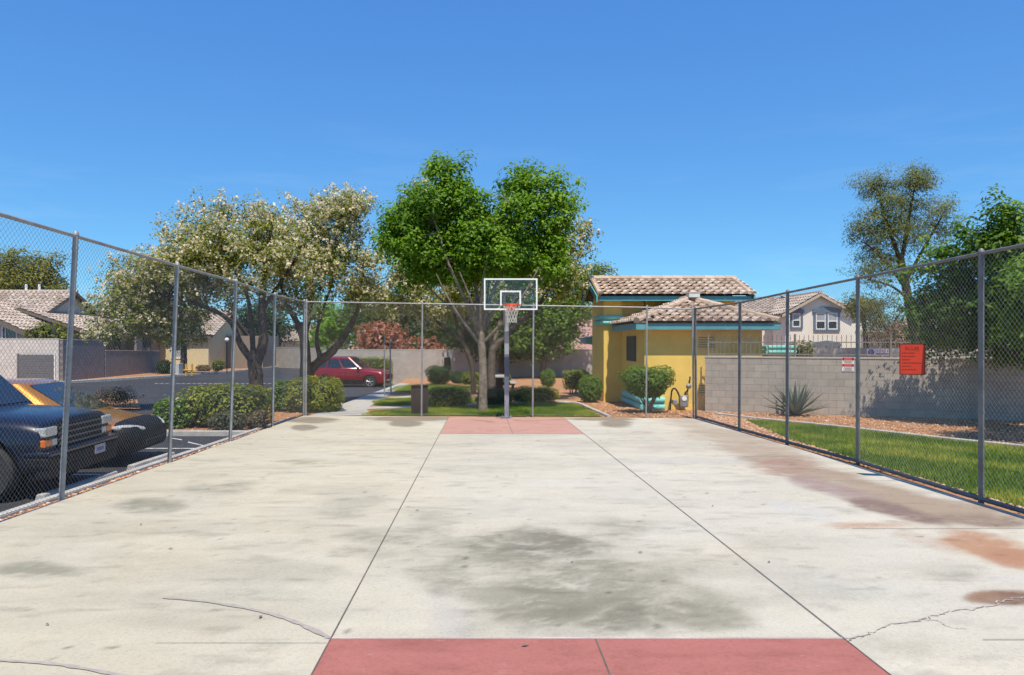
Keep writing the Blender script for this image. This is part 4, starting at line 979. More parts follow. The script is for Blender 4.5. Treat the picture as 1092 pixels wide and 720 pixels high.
# gas meter against the front wall
gm = thing('gas_meter', 'grey gas meter with bent pipes against the yellow front wall', 'gas meter', (6.3, 22.9, gz(22.9)))
M_meter = mat('meter_grey', (.26, .28, .29), (.18, .20, .21), 8, .55, .2)
gx = X(729, 22.95); g0 = gz(22.9)
mb = MB(); mb.cbox((gx, 22.97, g0 + .26), (.27, .2, .38)); mb.build('meter_case', M_meter, gm, bevel=.04, seg=3, smooth=True)
MB().tube([(gx, 22.865, g0 + .35), (gx, 22.85, g0 + .35)], .075, 18).build('dial', M_white, gm)
mb = MB(); mb.tube(smoothpath([(gx - .42, 22.98, g0 - .1), (gx - .40, 22.98, g0 + .30), (gx - .36, 22.98, g0 + .60), (gx - .28, 22.98, g0 + .66), (gx - .2, 22.98, g0 + .58), (gx - .12, 22.98, g0 + .40)], 5), .026, 8)
mb.tube(smoothpath([(gx + .06, 22.98, g0 + .40), (gx + .06, 22.98, g0 + .52), (gx + .14, 22.98, g0 + .62), (gx + .22, 23.04, g0 + .90), (gx + .26, 23.15, g0 + 1.02)], 5), .024, 8); mb.build('pipe', M_black, gm, smooth=True)
MB().cbox((gx - .28, 22.95, g0 + .22), (.14, .14, .16)).build('shutoff_valve', M_meter, gm, bevel=.02); mb = MB(); mb.lathe((gx + .17, 22.99, g0 + .66), [(.06, 0), (.085, .03), (.085, .1), (.03, .16)], 14); mb.build('regulator', M_meter, gm, smooth=True)
# small path light by the wall
lp = thing('path_light', 'little black garden light with a pale top in the gravel at the grey wall', 'garden light', (*G(781, 437.5), gz(21.5)))
lx, ly = G(781, 437.5); lz = gz(ly)
MB().tube([(lx, ly, lz - .1), (lx, ly, lz + .32)], .012, 8).build('stake', M_black, lp); mb = MB(); mb.cbox((lx - .01, ly, lz + .38), (.10, .10, .14)); mb.build('lamp_body', M_black, lp, bevel=.01); mb = MB(); mb.lathe((lx, ly, lz + .45), [(.05, 0), (.05, .1), (.03, .13)], 14); mb.build('lamp_top', M_white, lp, smooth=True)

# agave
ag = (*G(848, 443.2), 0.0); ag = (X(848, 20.9), 20.9, gz(20.9) - .03)
agr = thing('agave', 'large grey-green agave with long pointed leaves in the gravel by the grey wall', 'agave', ag)
M_agave = leafmat('agave_leaf', (.10, .125, .085), (.15, .185, .14), (.235, .27, .22), .1)
def blade(mb, az, el, L, w, curl, tint):
    d = Vector((math.cos(az), math.sin(az), 0)); s = Vector((-d.y, d.x, 0)); n = 9; vs = []; o = Vector(ag)
    p = o + d * .05 + Vector((0, 0, .04)); e = el
    for i in range(n + 1):
        t = i / n; ww = w * (1.0 if t < .3 else 1 - ((t - .3) / .7) ** 1.25) * (.72 + .28 * min(1, t / .25)); dir_ = d * math.cos(e) + Vector((0, 0, math.sin(e))); up_ = -d * math.sin(e) + Vector((0, 0, math.cos(e)))
        vs += [p - s * ww / 2 + up_ * ww * .22, p - up_ * ww * .12, p + s * ww / 2 + up_ * ww * .22]; p = p + dir_ * L / n; e -= curl / n
    fs = []
    for i in range(n):
        for k in (0, 1): fs.append((3 * i + k, 3 * i + k + 1, 3 * i + 4 + k, 3 * i + 3 + k))
    mb.add(vs, fs, tint)
mb = MB()
for i in range(46):
    r_ = i / 46; az = i * 2.39996 + random.uniform(-.15, .15); el = R(12 + 70 * r_ ** .8 + random.uniform(-6, 6))
    blade(mb, az, el, random.uniform(.85, 1.12) * (1.0 if r_ < .8 else .9), random.uniform(.10, .135), random.uniform(-.12, .22), .25 + .5 * random.random() + .1 * r_)
mb.build('rosette', M_agave, agr, smooth=True, tint=True)

# ================================================================== CARS
def paint(name, c, metal=.35, rough=.28):
    return mat(name, c, tuple(x * .92 for x in c), 1.5, rough, metal, coat=.8)
def apply_bool(o, cutters):
    for c in cutters:
        md = o.modifiers.new('cut', 'BOOLEAN'); md.operation = 'DIFFERENCE'; md.object = c; md.solver = 'EXACT'
    bpy.context.view_layer.update()
    dg = bpy.context.evaluated_depsgraph_get(); me = bpy.data.meshes.new_from_object(o.evaluated_get(dg))
    old = o.data; o.modifiers.clear(); o.data = me; bpy.data.meshes.remove(old)
    for c in cutters: bpy.data.objects.remove(c)
    return o
def loft(rings, close_ends=True):
    mb = MB(); n = len(rings[0]); vs = [p for r in rings for p in r]; fs = []
    for i in range(len(rings) - 1):
        for k in range(n):
            k2 = (k + 1) % n; fs.append((i * n + k, i * n + k2, (i + 1) * n + k2, (i + 1) * n + k))
    if close_ends: fs += [tuple(reversed(range(n))), tuple(range((len(rings) - 1) * n, len(rings) * n))]
    return mb.add(vs, fs)
def body_ring(x, zb, zt, w, crown=.03, sh=.10, tuck=.06):
    """closed section of a car's lower body; shoulder height sh below the top"""
    h = zt - zb
    half = [(0, zt + crown), (.45 * w, zt + crown * .85), (.80 * w, zt + crown * .25), (.93 * w, zt - sh * .35), (.985 * w, zt - sh), (1.0 * w, zb + h * .52), (.985 * w, zb + h * .26), (w - tuck, zb + .03), (w - tuck - .12, zb)]
    return [(x, y, z) for y, z in half] + [(x, -y, z) for y, z in reversed(half[1:])]
def interp_rings(st, k=4, **kw):
    out = []; A = np.array([s[:4] for s in st])
    for i in range(len(A) - 1):
        p0, p1, p2, p3 = A[max(i - 1, 0)], A[i], A[i + 1], A[min(i + 2, len(A) - 1)]
        for j in range(k):
            t = j / k; tt = t * t * (3 - 2 * t); q = p1 * (1 - t) + p2 * t
            sm = .5 * ((2 * p1) + (p2 - p0) * t + (2 * p0 - 5 * p1 + 4 * p2 - p3) * t * t + (3 * p1 - p0 - 3 * p2 + p3) * t ** 3)
            out.append(.5 * q + .5 * sm)
    out.append(A[-1]); return [body_ring(*a, **kw) for a in out]
def wheel(parent, x, y, r, w, side, m_rim=None, spokes=5):
    t = MB(); prof = [(.62 * r, -.5), (.92 * r, -.5), (r, -.36), (r, .36), (.92 * r, .5), (.62 * r, .5)]
    n = 28; vs = []; fs = []
    for rr_, q in prof:
        for k in range(n): a = 2 * math.pi * k / n; vs.append((x + rr_ * math.cos(a), y + q * w, r + rr_ * math.sin(a)))
    for i in range(len(prof)):
        i2 = (i + 1) % len(prof)
        for k in range(n): fs.append((i * n + k, i * n + (k + 1) % n, i2 * n + (k + 1) % n, i2 * n + k))
    wh = t.add(vs, fs).build('wheel', M_rubber, parent, smooth=True)
    q = MB(); yo = y + side * w * .36
    q.tube([(x, y - side * w * .3, r), (x, y + side * w * .05, r)], .62 * r, 24)
    q2 = MB(); ys_ = y + side * w * .06
    ring = [(x + .585 * r * math.cos(a), yo, r + .585 * r * math.sin(a)) for a in np.linspace(0, 2 * math.pi, 29)]; q2.tube(ring, .045 * r, 6, False)
    for k in range(spokes):
        a = 2 * math.pi * (k + .25) / spokes; c, s = math.cos(a), math.sin(a)
        for da in (-.12, .12):
            q2.tube([(x + .12 * r * c, yo + side * .004, r + .12 * r * s), (x + .58 * r * math.cos(a + da), yo - side * .004, r + .58 * r * math.sin(a + da))], .055 * r, 6)
    q2.tube([(x, yo - side * .03, r), (x, yo + side * .012, r)], .15 * r, 14)
    q.build('brake_disc', M_black, wh); q2.build('rim', m_rim or M_alloy, wh, smooth=True)
def quad_panel(parent, name, P, m, off=.006, thick=.004, inset=0.0):
    """thin curved-enough glass panel set just proud of the cabin"""
    P = [Vector(p) for p in P]; n = (P[1] - P[0]).cross(P[-1] - P[0]).normalized(); c = sum(P, Vector()) / len(P)
    Q = [p + (c - p).normalized() * inset + n * off for p in P]
    return MB().prism(Q, n * thick).build(name, m, parent, bevel=.0)
def make_car(name, label, loc, rz, S):
    root = thing(name, label, S.get('cat', 'car'), loc, rz=rz, local=True)
    m = S['paint']; rings = interp_rings(S['body'], 4, **S.get('ring', {}))
    body = loft(rings).build('body', m, root, smooth=True)
    cut = []
    for x in S['axles']:
        for sd in (1, -1):
            c = MB().tube([(x, sd * (S['w'] + .12), S['r'] + .02), (x, sd * (S['w'] - .32), S['r'] + .02)], S['r'] + S.get('gap', .055), 28).build('cutter', None, root); cut.append(c)
    apply_bool(body, cut); smooth_angle(body.data, 38)
    for x in S['axles']:
        for sd in (1, -1):
            wheel(root, x, sd * (S['w'] - .115), S['r'], S.get('tw', .22), sd, S.get('rim'), S.get('spokes', 5))
            # dark liner inside the arch
            mb = MB(); mb.tube([(x, sd * (S['w'] - .319), S['r'] + .02), (x, sd * (S['w'] - .315), S['r'] + .02)], S['r'] + .05, 24); mb.build('arch_liner', M_black, root)
    # cabin: belt ring to roof ring
    b = S['cabin']                                      # dict of xs and half widths
    zb, zr = b['zb'], b['zr']; wb, wr = b['wb'], b['wr']
    cf, cd = b.get('corner', (.86, .22))
    low = [(b['x0'], wb * cf, zb), (b['x0'] - cd, wb, zb), (b['x3'] + cd, wb, zb), (b['x3'], wb * cf, zb)]
    top = [(b['x1'], wr * cf, zr - .03), (b['x1'] - cd * .75, wr, zr - .035), (b['x2'] + cd * .75, wr, zr - .035), (b['x2'], wr * cf, zr - .03)]
    L = low + [(x, -y, z) for x, y, z in reversed(low)]; T = top + [(x, -y, z) for x, y, z in reversed(top)]
    mid = [tuple(a * .5 + c * .5 + (.02 * (1 if i in (1, 2) else -1 if i in (5, 6) else 0) if j == 1 else 0) for j, (a, c) in enumerate(zip(p, q))) for i, (p, q) in enumerate(zip(L, T))]
    cb = MB(); n = 8; cb.add(L + T, [(k, (k + 1) % n, n + (k + 1) % n, n + k) for k in range(n)] + [tuple(reversed(range(n)))])
    xm = (b['x1'] + b['x2']) / 2; T2 = [((x - xm) * .86 + xm, y * .78, zr + .012) for x, y, z in T]
    o0 = len(cb.v); cb.add(T + T2, [(k, (k + 1) % n, n + (k + 1) % n, n + k) for k in range(n)] + [tuple(range(n, 2 * n))])
    cb.build('cabin', m, root, smooth=True, bevel=.0)
    g = S.get('glass', M_glass)
    def lp_(a, c, t): return tuple(a[i] * (1 - t) + c[i] * t for i in range(3))
    def pan(nm, i, j, t0=.06, t1=.94, e0=.04, e1=.04, flip=False):
        a, c, d, e = L[i], L[j], T[j], T[i]
        lo0, lo1 = lp_(a, c, e0), lp_(a, c, 1 - e1); hi0, hi1 = lp_(e, d, e0), lp_(e, d, 1 - e1)
        P = [lp_(lo0, hi0, t0), lp_(lo1, hi1, t0), lp_(lo1, hi1, t1), lp_(lo0, hi0, t1)]
        return P
    def outq(P):
        P = [Vector(p) for p in P]; n_ = (P[1] - P[0]).cross(P[-1] - P[0]); c = sum(P, Vector()) / 4
        if n_.dot(c - Vector((xm, 0, (zb + zr) / 2 - .2))) < 0: P = P[::-1]
        return P
    # front and rear screens run right across (including the angled corner faces)
    def screen(nm, s, w0, w1, xlo, xhi):
        P = [(xlo, -w0, zb + .03), (xlo, w0, zb + .03), (xhi, w1, zr - .06), (xhi, -w1, zr - .06)]
        quad_panel(root, nm, outq(P), g)
    dx = (b['x1'] - b['x0']); dz = zr - .03 - zb
    f = lambda t: b['x0'] + dx * t
    screen('windshield', 1, wb * (cf - .03), wr * (cf - .03), f(.03 / dz), f(1 - .035 / dz))
    dx3 = (b['x2'] - b['x3']); f3 = lambda t: b['x3'] + dx3 * t
    screen('rear_window', -1, wb * (cf - .05), wr * (cf - .05), f3(.05 / dz), f3(1 - .035 / dz))
    for sd, (i, j) in ((1, (1, 2)), (-1, (6, 5))):
        spl = b.get('split', [.0, .46, .50, 1.0]); nm = 'side_window'
        a, c = L[i], L[j]; e, d = T[i], T[j]
        for q in range(0, len(spl), 2):
            lo0, lo1 = lp_(a, c, spl[q]), lp_(a, c, spl[q + 1]); hi0, hi1 = lp_(e, d, spl[q]), lp_(e, d, spl[q + 1])
            P = [lp_(lo0, hi0, .07), lp_(lo1, hi1, .07), lp_(lo1, hi1, .90), lp_(lo0, hi0, .90)]
            quad_panel(root, nm, outq(P), g, inset=.02)
    return root
def box_part(root, name, x0, x1, y0, y1, z0, z1, m, bevel=.01, parent=None):
    return MB().box(x0, x1, y0, y1, z0, z1).build(name, m, parent or root, bevel=bevel)

# dark blue pickup nosed up to the fence
P_blue = mat('paint_navy', (.005, .009, .026), (.004, .007, .022), 1.5, .3, .1, coat=.3)
zA = gz(10) - .12
S = dict(cat='pickup truck', paint=P_blue, w=.98, r=.385, gap=.075, tw=.25, axles=(-.74, -4.35), rim=mat('rim_tan', (.44, .38, .31), (.32, .27, .22), 8, .5, .4), spokes=6,
         body=[(-.02, .46, .93, .90), (-.06, .40, 1.00, .955), (-.30, .36, 1.055, .975), (-.9, .34, 1.10, .98), (-1.55, .34, 1.14, .98), (-2.6, .34, 1.15, .98), (-3.4, .34, 1.15, .98), (-5.4, .42, 1.15, .97), (-5.55, .5, 1.12, .95)],
         ring=dict(crown=.045, sh=.12, tuck=.06), cabin=dict(x0=-1.10, x1=-1.78, x2=-3.45, x3=-3.70, zb=1.14, zr=1.86, wb=.90, wr=.74, split=[.02, .50, .54, .98], corner=(.92, .13)))
pk = make_car('pickup_truck', 'dark navy pickup truck nosed up to the left fence, front wheel in view', (-5.62, 10.1, zA), R(3), S)
box_part(pk, 'bed_floor', -5.42, -3.92, -.80, .80, 1.17, 1.205, M_black)
gr = box_part(pk, 'grille', -.03, .012, -.60, .60, .66, .97, M_black, .012)
for z_ in (.70, .775, .85, .925): MB().box(.0125, .022, -.58, .58, z_ - .012, z_ + .012).build('grille_bar', mat('grille_grey', (.09, .095, .11), (.07, .07, .08), 6, .4), gr)
for sd in (-1, 1):
    hl = box_part(pk, 'headlight', -.12, .018, *sorted((sd * .62, sd * .925)), .835, .955, M_lens, .02)
    box_part(pk, 'turn_signal', -.12, .016, *sorted((sd * .76, sd * .93)), .705, .80, M_amber, .015); box_part(pk, 'marker_lamp', -.06, .015, *sorted((sd * .62, sd * .755)), .705, .80, M_lens, .012)
mb = MB(); mb.box(-.25, .10, -.97, .97, .585, .655); bmp = mb.build('bumper', P_blue, pk, bevel=.03, seg=3, smooth=True); MB().box(-.24, .092, -.965, .965, .44, .583).build('bumper_skirt', M_black, pk, bevel=.03)
MB().box(-.10, .085, -.94, .94, .30, .455).build('lower_valance', M_black, pk, bevel=.03)
pl = MB().box(.094, .101, .22, .53, .45, .578).build('licence_plate', mat('plate_white', (.42, .42, .43), (.3, .3, .33), 14, .5), bmp)
MB().box(.1012, .1022, .27, .48, .49, .54).build('plate_marks', M_purple, pl)
MB().tube([(-.2, -.7, .40), (.14, -.7, .40)], .025, 8).build('tow_hook', M_chrome, pk)
for sd in (-1, 1): MB().cbox((-1.85, sd * 1.10, 1.28), (.16, .22, .22)).build('mirror', M_black, pk, bevel=.04)
for sd in (-1, 1): box_part(pk, 'door_handle', -2.95, -2.78, *sorted((sd * .978, sd * 1.0)), .98, 1.03, M_black, .008)
for sd in (-1, 1): box_part(pk, 'tail_light', -5.56, -5.44, *sorted((sd * .80, sd * .96)), .72, 1.06, M_redlens, .02)
box_part(pk, 'tailgate', -5.585, -5.552, -.78, .78, .62, 1.08, P_blue, .02)

# copper sedan in the next stall
P_cop = paint('paint_copper', (.50, .20, .025), .5, .32)
zB = gz(12.9) - .12
S = dict(paint=P_cop, w=.90, r=.325, axles=(-.92, -3.65), spokes=7,
         body=[(.0, .36, .56, .56), (-.07, .27, .64, .74), (-.24, .22, .70, .845), (-.5, .20, .765, .885), (-1.0, .19, .86, .90), (-1.4, .19, .925, .90), (-2.4, .19, .93, .90), (-3.4, .19, .95, .90), (-4.2, .22, .98, .88), (-4.65, .30, .95, .83), (-4.75, .40, .90, .76)],
         ring=dict(crown=.035, sh=.11, tuck=.05), cabin=dict(x0=-1.00, x1=-1.92, x2=-3.35, x3=-4.10, zb=.89, zr=1.43, wb=.83, wr=.62, split=[.04, .47, .50, .97]))
sd_ = make_car('sedan', 'copper orange sedan with shade-darkened nose and clear headlights parked beyond the pickup', (-5.78, 12.75, zB), R(4), S)
mb = MB()
rg = [body_ring(*a, crown=.035, sh=.11, tuck=.05) for a in [(.008, .33, .572, .56), (-.062, .255, .655, .75), (-.22, .205, .712, .857), (-.36, .195, .742, .885)]]
loft([[(x, y * 1.0, z + .004) for x, y, z in r] for r in rg], True).build('nose_shade_shell', M_black, sd_, smooth=True)  # black shell laid over the paint stands in for shade on the nose
for s_ in (-1, 1):
    hl_ = MB(); hl_.lathe((0, 0, 0), [(.02, -.5), (.55, -.42), (.88, -.22), (1, 0), (.88, .22), (.55, .42), (.02, .5)], 14)
    d_ = Vector((-.34, s_ * .44, .05)).normalized(); n_ = Vector((.79, s_ * .61, .12)).normalized(); u_ = d_.cross(n_)
    hl_.v = [tuple(Vector((-.175, s_ * .665, .655)) + d_ * (p[2] * .62) + n_ * (p[0] * .045) + u_ * (p[1] * .062)) for p in hl_.v]
    hl_.build('headlight', M_lens, sd_, smooth=True)
    tl_ = MB(); tl_.lathe((0, 0, 0), [(.02, -.5), (.7, -.3), (1, 0), (.7, .3), (.02, .5)], 12); tl_.v = [tuple(Vector((-.375, s_ * .872, .69)) + d_ * (p[2] * .14) + n_ * (p[0] * .035) + u_ * (p[1] * .05)) for p in tl_.v]; tl_.build('turn_signal', M_amber, sd_, smooth=True)
    MB().cbox((-1.72, s_ * 1.0, .98), (.11, .20, .13)).build('mirror', P_cop, sd_, bevel=.035)
    box_part(sd_, 'door_handle', -2.65, -2.47, *sorted((s_ * .895, s_ * .918)), .76, .79, M_chrome, .006); box_part(sd_, 'tail_light', -4.74, -4.55, *sorted((s_ * .50, s_ * .80)), .68, .84, M_redlens, .03)
MB().box(.0, .03, -.42, .42, .33, .43).build('lower_grille', M_dark, sd_, bevel=.012)

# red crossover across the far end of the drive
P_red = mat('paint_red', (.20, .004, .008), (.18, .004, .007), 1.5, .25, .1, coat=.35)
Yc = 41.6; zC = Z(412.8, Yc)
S = dict(paint=P_red, w=.93, r=.35, axles=(-.90, -3.56), spokes=5,
         body=[(.0, .42, .78, .66), (-.08, .30, .88, .80), (-.3, .24, .97, .88), (-.8, .22, 1.03, .92), (-1.3, .22, 1.07, .93), (-2.4, .22, 1.08, .93), (-3.4, .22, 1.10, .93), (-4.2, .28, 1.13, .91), (-4.5, .36, 1.10, .86), (-4.58, .46, 1.02, .80)],
         ring=dict(crown=.035, sh=.12, tuck=.04), cabin=dict(x0=-1.30, x1=-2.15, x2=-3.95, x3=-4.50, zb=1.09, zr=1.75, wb=.88, wr=.74, corner=(.94, .10), split=[.02, .34, .36, .68, .70, .93]))
rc_ = make_car('crossover', 'glossy red crossover parked across the end of the drive by the clipped hedge', (X(416.5, Yc), Yc - .4, zC), R(-8), S)
MB().box(-.0, .03, -.5, .5, .5, .78).build('grille', M_black, rc_, bevel=.02)
for s_ in (-1, 1):
    MB().prism([(.02, s_ * .45, .83), (.02, s_ * .45, .70), (-.22, s_ * .87, .76), (-.38, s_ * .90, .90)], (-.05, 0, .015)).build('headlight', M_lens, rc_, bevel=.01)
    MB().cbox((-1.55, s_ * 1.03, 1.12), (.13, .2, .16)).build('mirror', M_black, rc_, bevel=.03)
    box_part(rc_, 'sill_trim', -3.15, -1.32, *sorted((s_ * .90, s_ * .940)), .20, .47, M_black, .02)
    box_part(rc_, 'tail_light', -4.56, -4.28, *sorted((s_ * .68, s_ * .905)), .92, 1.22, M_redlens, .03)
    for xh in (-2.35, -3.35): box_part(rc_, 'door_handle', xh - .09, xh + .09, *sorted((s_ * .925, s_ * .948)), .88, .91, P_red, .006)
    mb = MB(); mb.tube([(-1.30, s_ * .868, 1.075), (-4.25, s_ * .868, 1.085)], .012, 6); mb.build('window_trim', M_chrome, rc_)
    mb = MB(); mb.tube([(-2.1, s_ * .60, 1.695), (-2.3, s_ * .60, 1.73), (-3.8, s_ * .60, 1.73), (-3.95, s_ * .60, 1.69)], .015, 6); mb.build('roof_rail', M_black, rc_)
# concrete wheel stops
def wheel_stop(x, y0, y1, label):
    z = gz((y0 + y1) / 2) - .118; o = MB().prism([(x - .08, y0, z), (x + .08, y0, z), (x + .05, y0, z + .12), (x - .05, y0, z + .12)], (0, y1 - y0, SL * (y1 - y0))).build('wheel_stop', M_curb, None, bevel=.012)
    tag(o, label, 'wheel stop', 'wheel stops in front of the parked cars')
wheel_stop(-5.60, 9.15, 11.0, 'pale concrete wheel stop under the nose of the navy pickup'); wheel_stop(-5.62, 11.55, 13.1, 'pale concrete wheel stop in front of the copper sedan')

# ================================================================== BACKGROUND WALLS AND HOUSES
M_blockb = blockmat('block_back', (.43, .385, .345), (.40, .36, .32), (.36, .325, .29), (.42, .30, .20))
M_blockw = blockmat('block_white', (.60, .56, .52), (.57, .53, .49), (.50, .47, .43), (.5, .42, .34))
M_blockm = blockmat('block_mauve', (.27, .245, .24), (.24, .22, .215), (.17, .155, .15), (.27, .20, .16))
YBW = 47.5
wall_obj('block_wall', 'tan block wall running behind the picnic table and the clipped bushes', (X(353, YBW), YBW), (X(642, YBW), YBW), .2, -1.4, 1.25, 1.25, M_blockb, M_capg)
wall_obj('block_wall', 'distant grey block wall across the street beyond the tree trunks', (X(285, 76), 76), (X(356, 70), 70), .2, -1.4, 1.19, 1.10, M_blockb, M_capg)
wall_obj('block_wall', 'short tan block wall turning away behind the red crossover', (X(353, YBW) - .12, YBW + .1), (X(355, 70), 69.8), .2, -1.4, 1.24, 1.10, M_blockb)
wall_obj('block_wall', 'sunlit off-white block wall with a dark slatted gate at the far left', (-34.5, 47.0), (-27.5, 47.0), .2, -1.2, 1.98, 1.98, M_blockw, M_capg)
wall_obj('block_wall', 'taller shaded mauve block wall beside the off-white wall, across the street', (-27.38, 47.0), (-27.45, 52.3), .2, -1.2, 1.90, 1.90, M_blockm, M_capg)
wall_obj('block_wall', 'lower shaded mauve block wall in front of the brown house across the street', (-27.42, 52.4), (-27.6, 61.5), .2, -1.2, 1.15, 1.0, M_blockm, M_capg)
gt = thing('slatted_gate', 'dark grey horizontally slatted gate set in the off-white wall', 'gate', (-29.3, 46.85, -.8))
M_slat = mat('slat_grey', (.16, .155, .165), (.12, .118, .125), 6, .7)
mb = MB(); zz = -.72
while zz < .95: mb.box(-30.05, -27.75, 46.82, 46.86, zz, zz + .14); zz += .155
mb.build('slat_panel', M_slat, gt)
MB().box(-30.15, -30.055, 46.80, 46.88, -.78, 1.04).build('gate_post', M_slat, gt); MB().box(-27.745, -27.68, 46.80, 46.88, -.78, 1.04).build('gate_post', M_white, gt)
# slope of soil at the foot of the back wall
mb = MB(); mb.add([(-5, 43.8, gz(43.8) - .02), (10, 38, gz(38) - .02), (10, 47.39, -.35), (-5, 47.39, -.62)], [(0, 1, 2, 3)]); struct(mb.build('gravel_slope', M_gravel))

def window_on(parent, plane, a0, a1, z0, z1, c, fr=.07, mull=(), mframe=None, face=-1, mglass=None, out=.03):
    """framed window on a wall plane: plane 'y' (facing -y) or 'x' (facing +x)"""
    m = mframe or M_white; w = MB()
    def bx(mb, p0, p1, q0, q1, d0, d1):
        if plane == 'y': mb.box(p0, p1, c - d1, c - d0, q0, q1)
        else: mb.box(c + d0, c + d1, p0, p1, q0, q1)
    bx(w, a0 - fr, a0, z0 - fr, z1 + fr, .002, out); bx(w, a1, a1 + fr, z0 - fr, z1 + fr, .002, out); bx(w, a0, a1, z1, z1 + fr, .002, out); bx(w, a0, a1, z0 - fr, z0, .002, out)
    for k, t in mull:
        if k == 'v': x_ = a0 + (a1 - a0) * t; bx(w, x_ - .03, x_ + .03, z0, z1, .003, out * .9)
        else: z_ = z0 + (z1 - z0) * t; bx(w, a0, a1, z_ - .025, z_ + .025, .0035, out * .8)
    f = w.build('window', m, parent); g = MB(); bx(g, a0, a1, z0, z1, .0015, .006); g.build('pane', mglass or M_pane, f); return f
M_pane = mat('window_glass', (.05, .065, .075), (.03, .04, .05), 1.2, .06, 0, spec=.8)
M_panel = mat('window_blind', (.40, .42, .42), (.30, .32, .33), 2, .3)
M_stw = mat('stucco_cream', (.80, .745, .65), (.76, .70, .605), .8, .93, 0, .3, 60)
M_stl = mat('stucco_left', (.56, .50, .43), (.50, .445, .38), .8, .93, 0, .3, 60)
M_stb = mat('stucco_brown', (.30, .235, .18), (.26, .20, .155), .8, .93, 0, .3, 60)
M_sty = mat('stucco_butter', (.68, .58, .34), (.62, .53, .31), .8, .93, 0, .3, 60)
M_stp = mat('stucco_pink', (.62, .40, .37), (.57, .365, .335), .6, .93, 0, .3, 60)
M_sto = mat('stucco_peach', (.74, .46, .24), (.68, .42, .22), .6, .93, 0, .3, 60)
M_trimd = mat('trim_taupe', (.17, .135, .11), (.14, .11, .09), 3, .7)
M_trimb = mat('trim_slate', (.13, .17, .22), (.10, .135, .18), 3, .6)
def gable_house(name, label, x0, x1, y0, y1, zw, zr, m, axis='x', ov=.5, mt_=None, trim=None, w=.45, l=.55):
    """walls and a gabled tile roof; ridge along axis"""
    root = thing(name, label, 'house', ((x0 + x1) / 2, (y0 + y1) / 2, -.8))
    mb = MB(); mb.box(x0, x1, y0, y1, -1.2, zw)
    if axis == 'x': mb.prism([(x0, y0, zw + .001), (x0, y1, zw + .001), (x0, (y0 + y1) / 2, zr - .12)], (x1 - x0, 0, 0))
    else: mb.prism([(x0, y0, zw + .001), (x1, y0, zw + .001), ((x0 + x1) / 2, y0, zr - .12)], (0, y1 - y0, 0))
    mb.build('wall', m, root); mt, mu = MB(), MB()
    if axis == 'x':
        s = (zr - zw) / ((y1 - y0) / 2); ze = zw - ov * s + .06; ym = (y0 + y1) / 2
        A, B, C, D = Vector((x0 - ov, y0 - ov, ze)), Vector((x1 + ov, y0 - ov, ze)), Vector((x1 + ov, y1 + ov, ze)), Vector((x0 - ov, y1 + ov, ze)); r0, r1 = Vector((x0 - ov, ym, zr + .06)), Vector((x1 + ov, ym, zr + .06))
        roof_face(mt, mu, [A, B, r1, r0], (1, 0, 0), (r0 - A).normalized(), w=w, l=l); roof_face(mt, mu, [C, D, r0, r1], (-1, 0, 0), (r1 - C).normalized(), w=w, l=l)
        edges = [(A, r0), (B, r1), (D, r0), (C, r1)]; eav = [(A, B), (D, C)]
    else:
        s = (zr - zw) / ((x1 - x0) / 2); ze = zw - ov * s + .06; xm = (x0 + x1) / 2
        A, B, C, D = Vector((x0 - ov, y0 - ov, ze)), Vector((x1 + ov, y0 - ov, ze)), Vector((x1 + ov, y1 + ov, ze)), Vector((x0 - ov, y1 + ov, ze)); r0, r1 = Vector((xm, y0 - ov, zr + .06)), Vector((xm, y1 + ov, zr + .06))
        roof_face(mt, mu, [A, r0, r1, D][::1], (0, 1, 0), (r0 - A).normalized(), w=w, l=l); roof_face(mt, mu, [B, C, r1, r0], (0, 1, 0), (r0 - B).normalized(), w=w, l=l)
        edges = [(A, r0), (B, r0), (D, r1), (C, r1)]; eav = [(A, D), (B, C)]
    ridge_caps(mt, r0 + Vector((0, 0, .05)), r1 + Vector((0, 0, .05)), .14, .6)
    rf = mt.build('roof', mt_ or M_tile2, root, tint=True, smooth=True); mu.build('roof_deck', M_under, rf)
    mb = MB(); dn = Vector((0, 0, -.24)); off = Vector((0, 0, -.03))
    for a, b in edges:
        n = Vector((1, 0, 0)) if axis == 'x' else Vector((0, 1, 0)); mb.prism([a + off, b + off, b + dn, a + dn], n * (.06 if (a - r0).length < (a - r1).length else -.06))
    for a, b in eav:
        n = Vector((0, 1, 0)) if axis == 'x' else Vector((1, 0, 0)); mb.prism([a + off * 1.2, b + off * 1.2, b + dn * .98, a + dn * .98], n * .04)
    mb.build('fascia', trim or M_trimd, root); return root
# left: brown-roofed house behind the off-white wall, with a front gable wing
hA = gable_house('house', 'tile-roofed house behind the off-white wall at far left, chimney pipes on its ridge', -50, -33.9, 53.6, 65.4, 3.15, 5.85, M_stl, 'x', .55)
for px in (28, 42): MB().tube([(X(px, 59.5), 59.5, 5.7), (X(px, 59.5), 59.5, 6.55)], .10, 8).build('vent_pipe', M_white, hA)
hA2 = MB(); hA2.box(-41.2, -32.0, 50.2, 53.59, -1.2, 2.7); hA2.prism([(-41.2, 50.2, 2.701), (-32.0, 50.2, 2.701), (-36.6, 50.2, 4.75)], (0, 3.39, 0)); hA2.build('wall', M_stl, hA)
mt, mu = MB(), MB(); a0, a1 = Vector((-31.5, 49.7, 2.55)), Vector((-31.5, 56.5, 2.55)); r0, r1 = Vector((-36.6, 49.7, 4.83)), Vector((-36.6, 56.5, 4.83)); b0, b1 = Vector((-41.7, 49.7, 2.55)), Vector((-41.7, 56.5, 2.55))
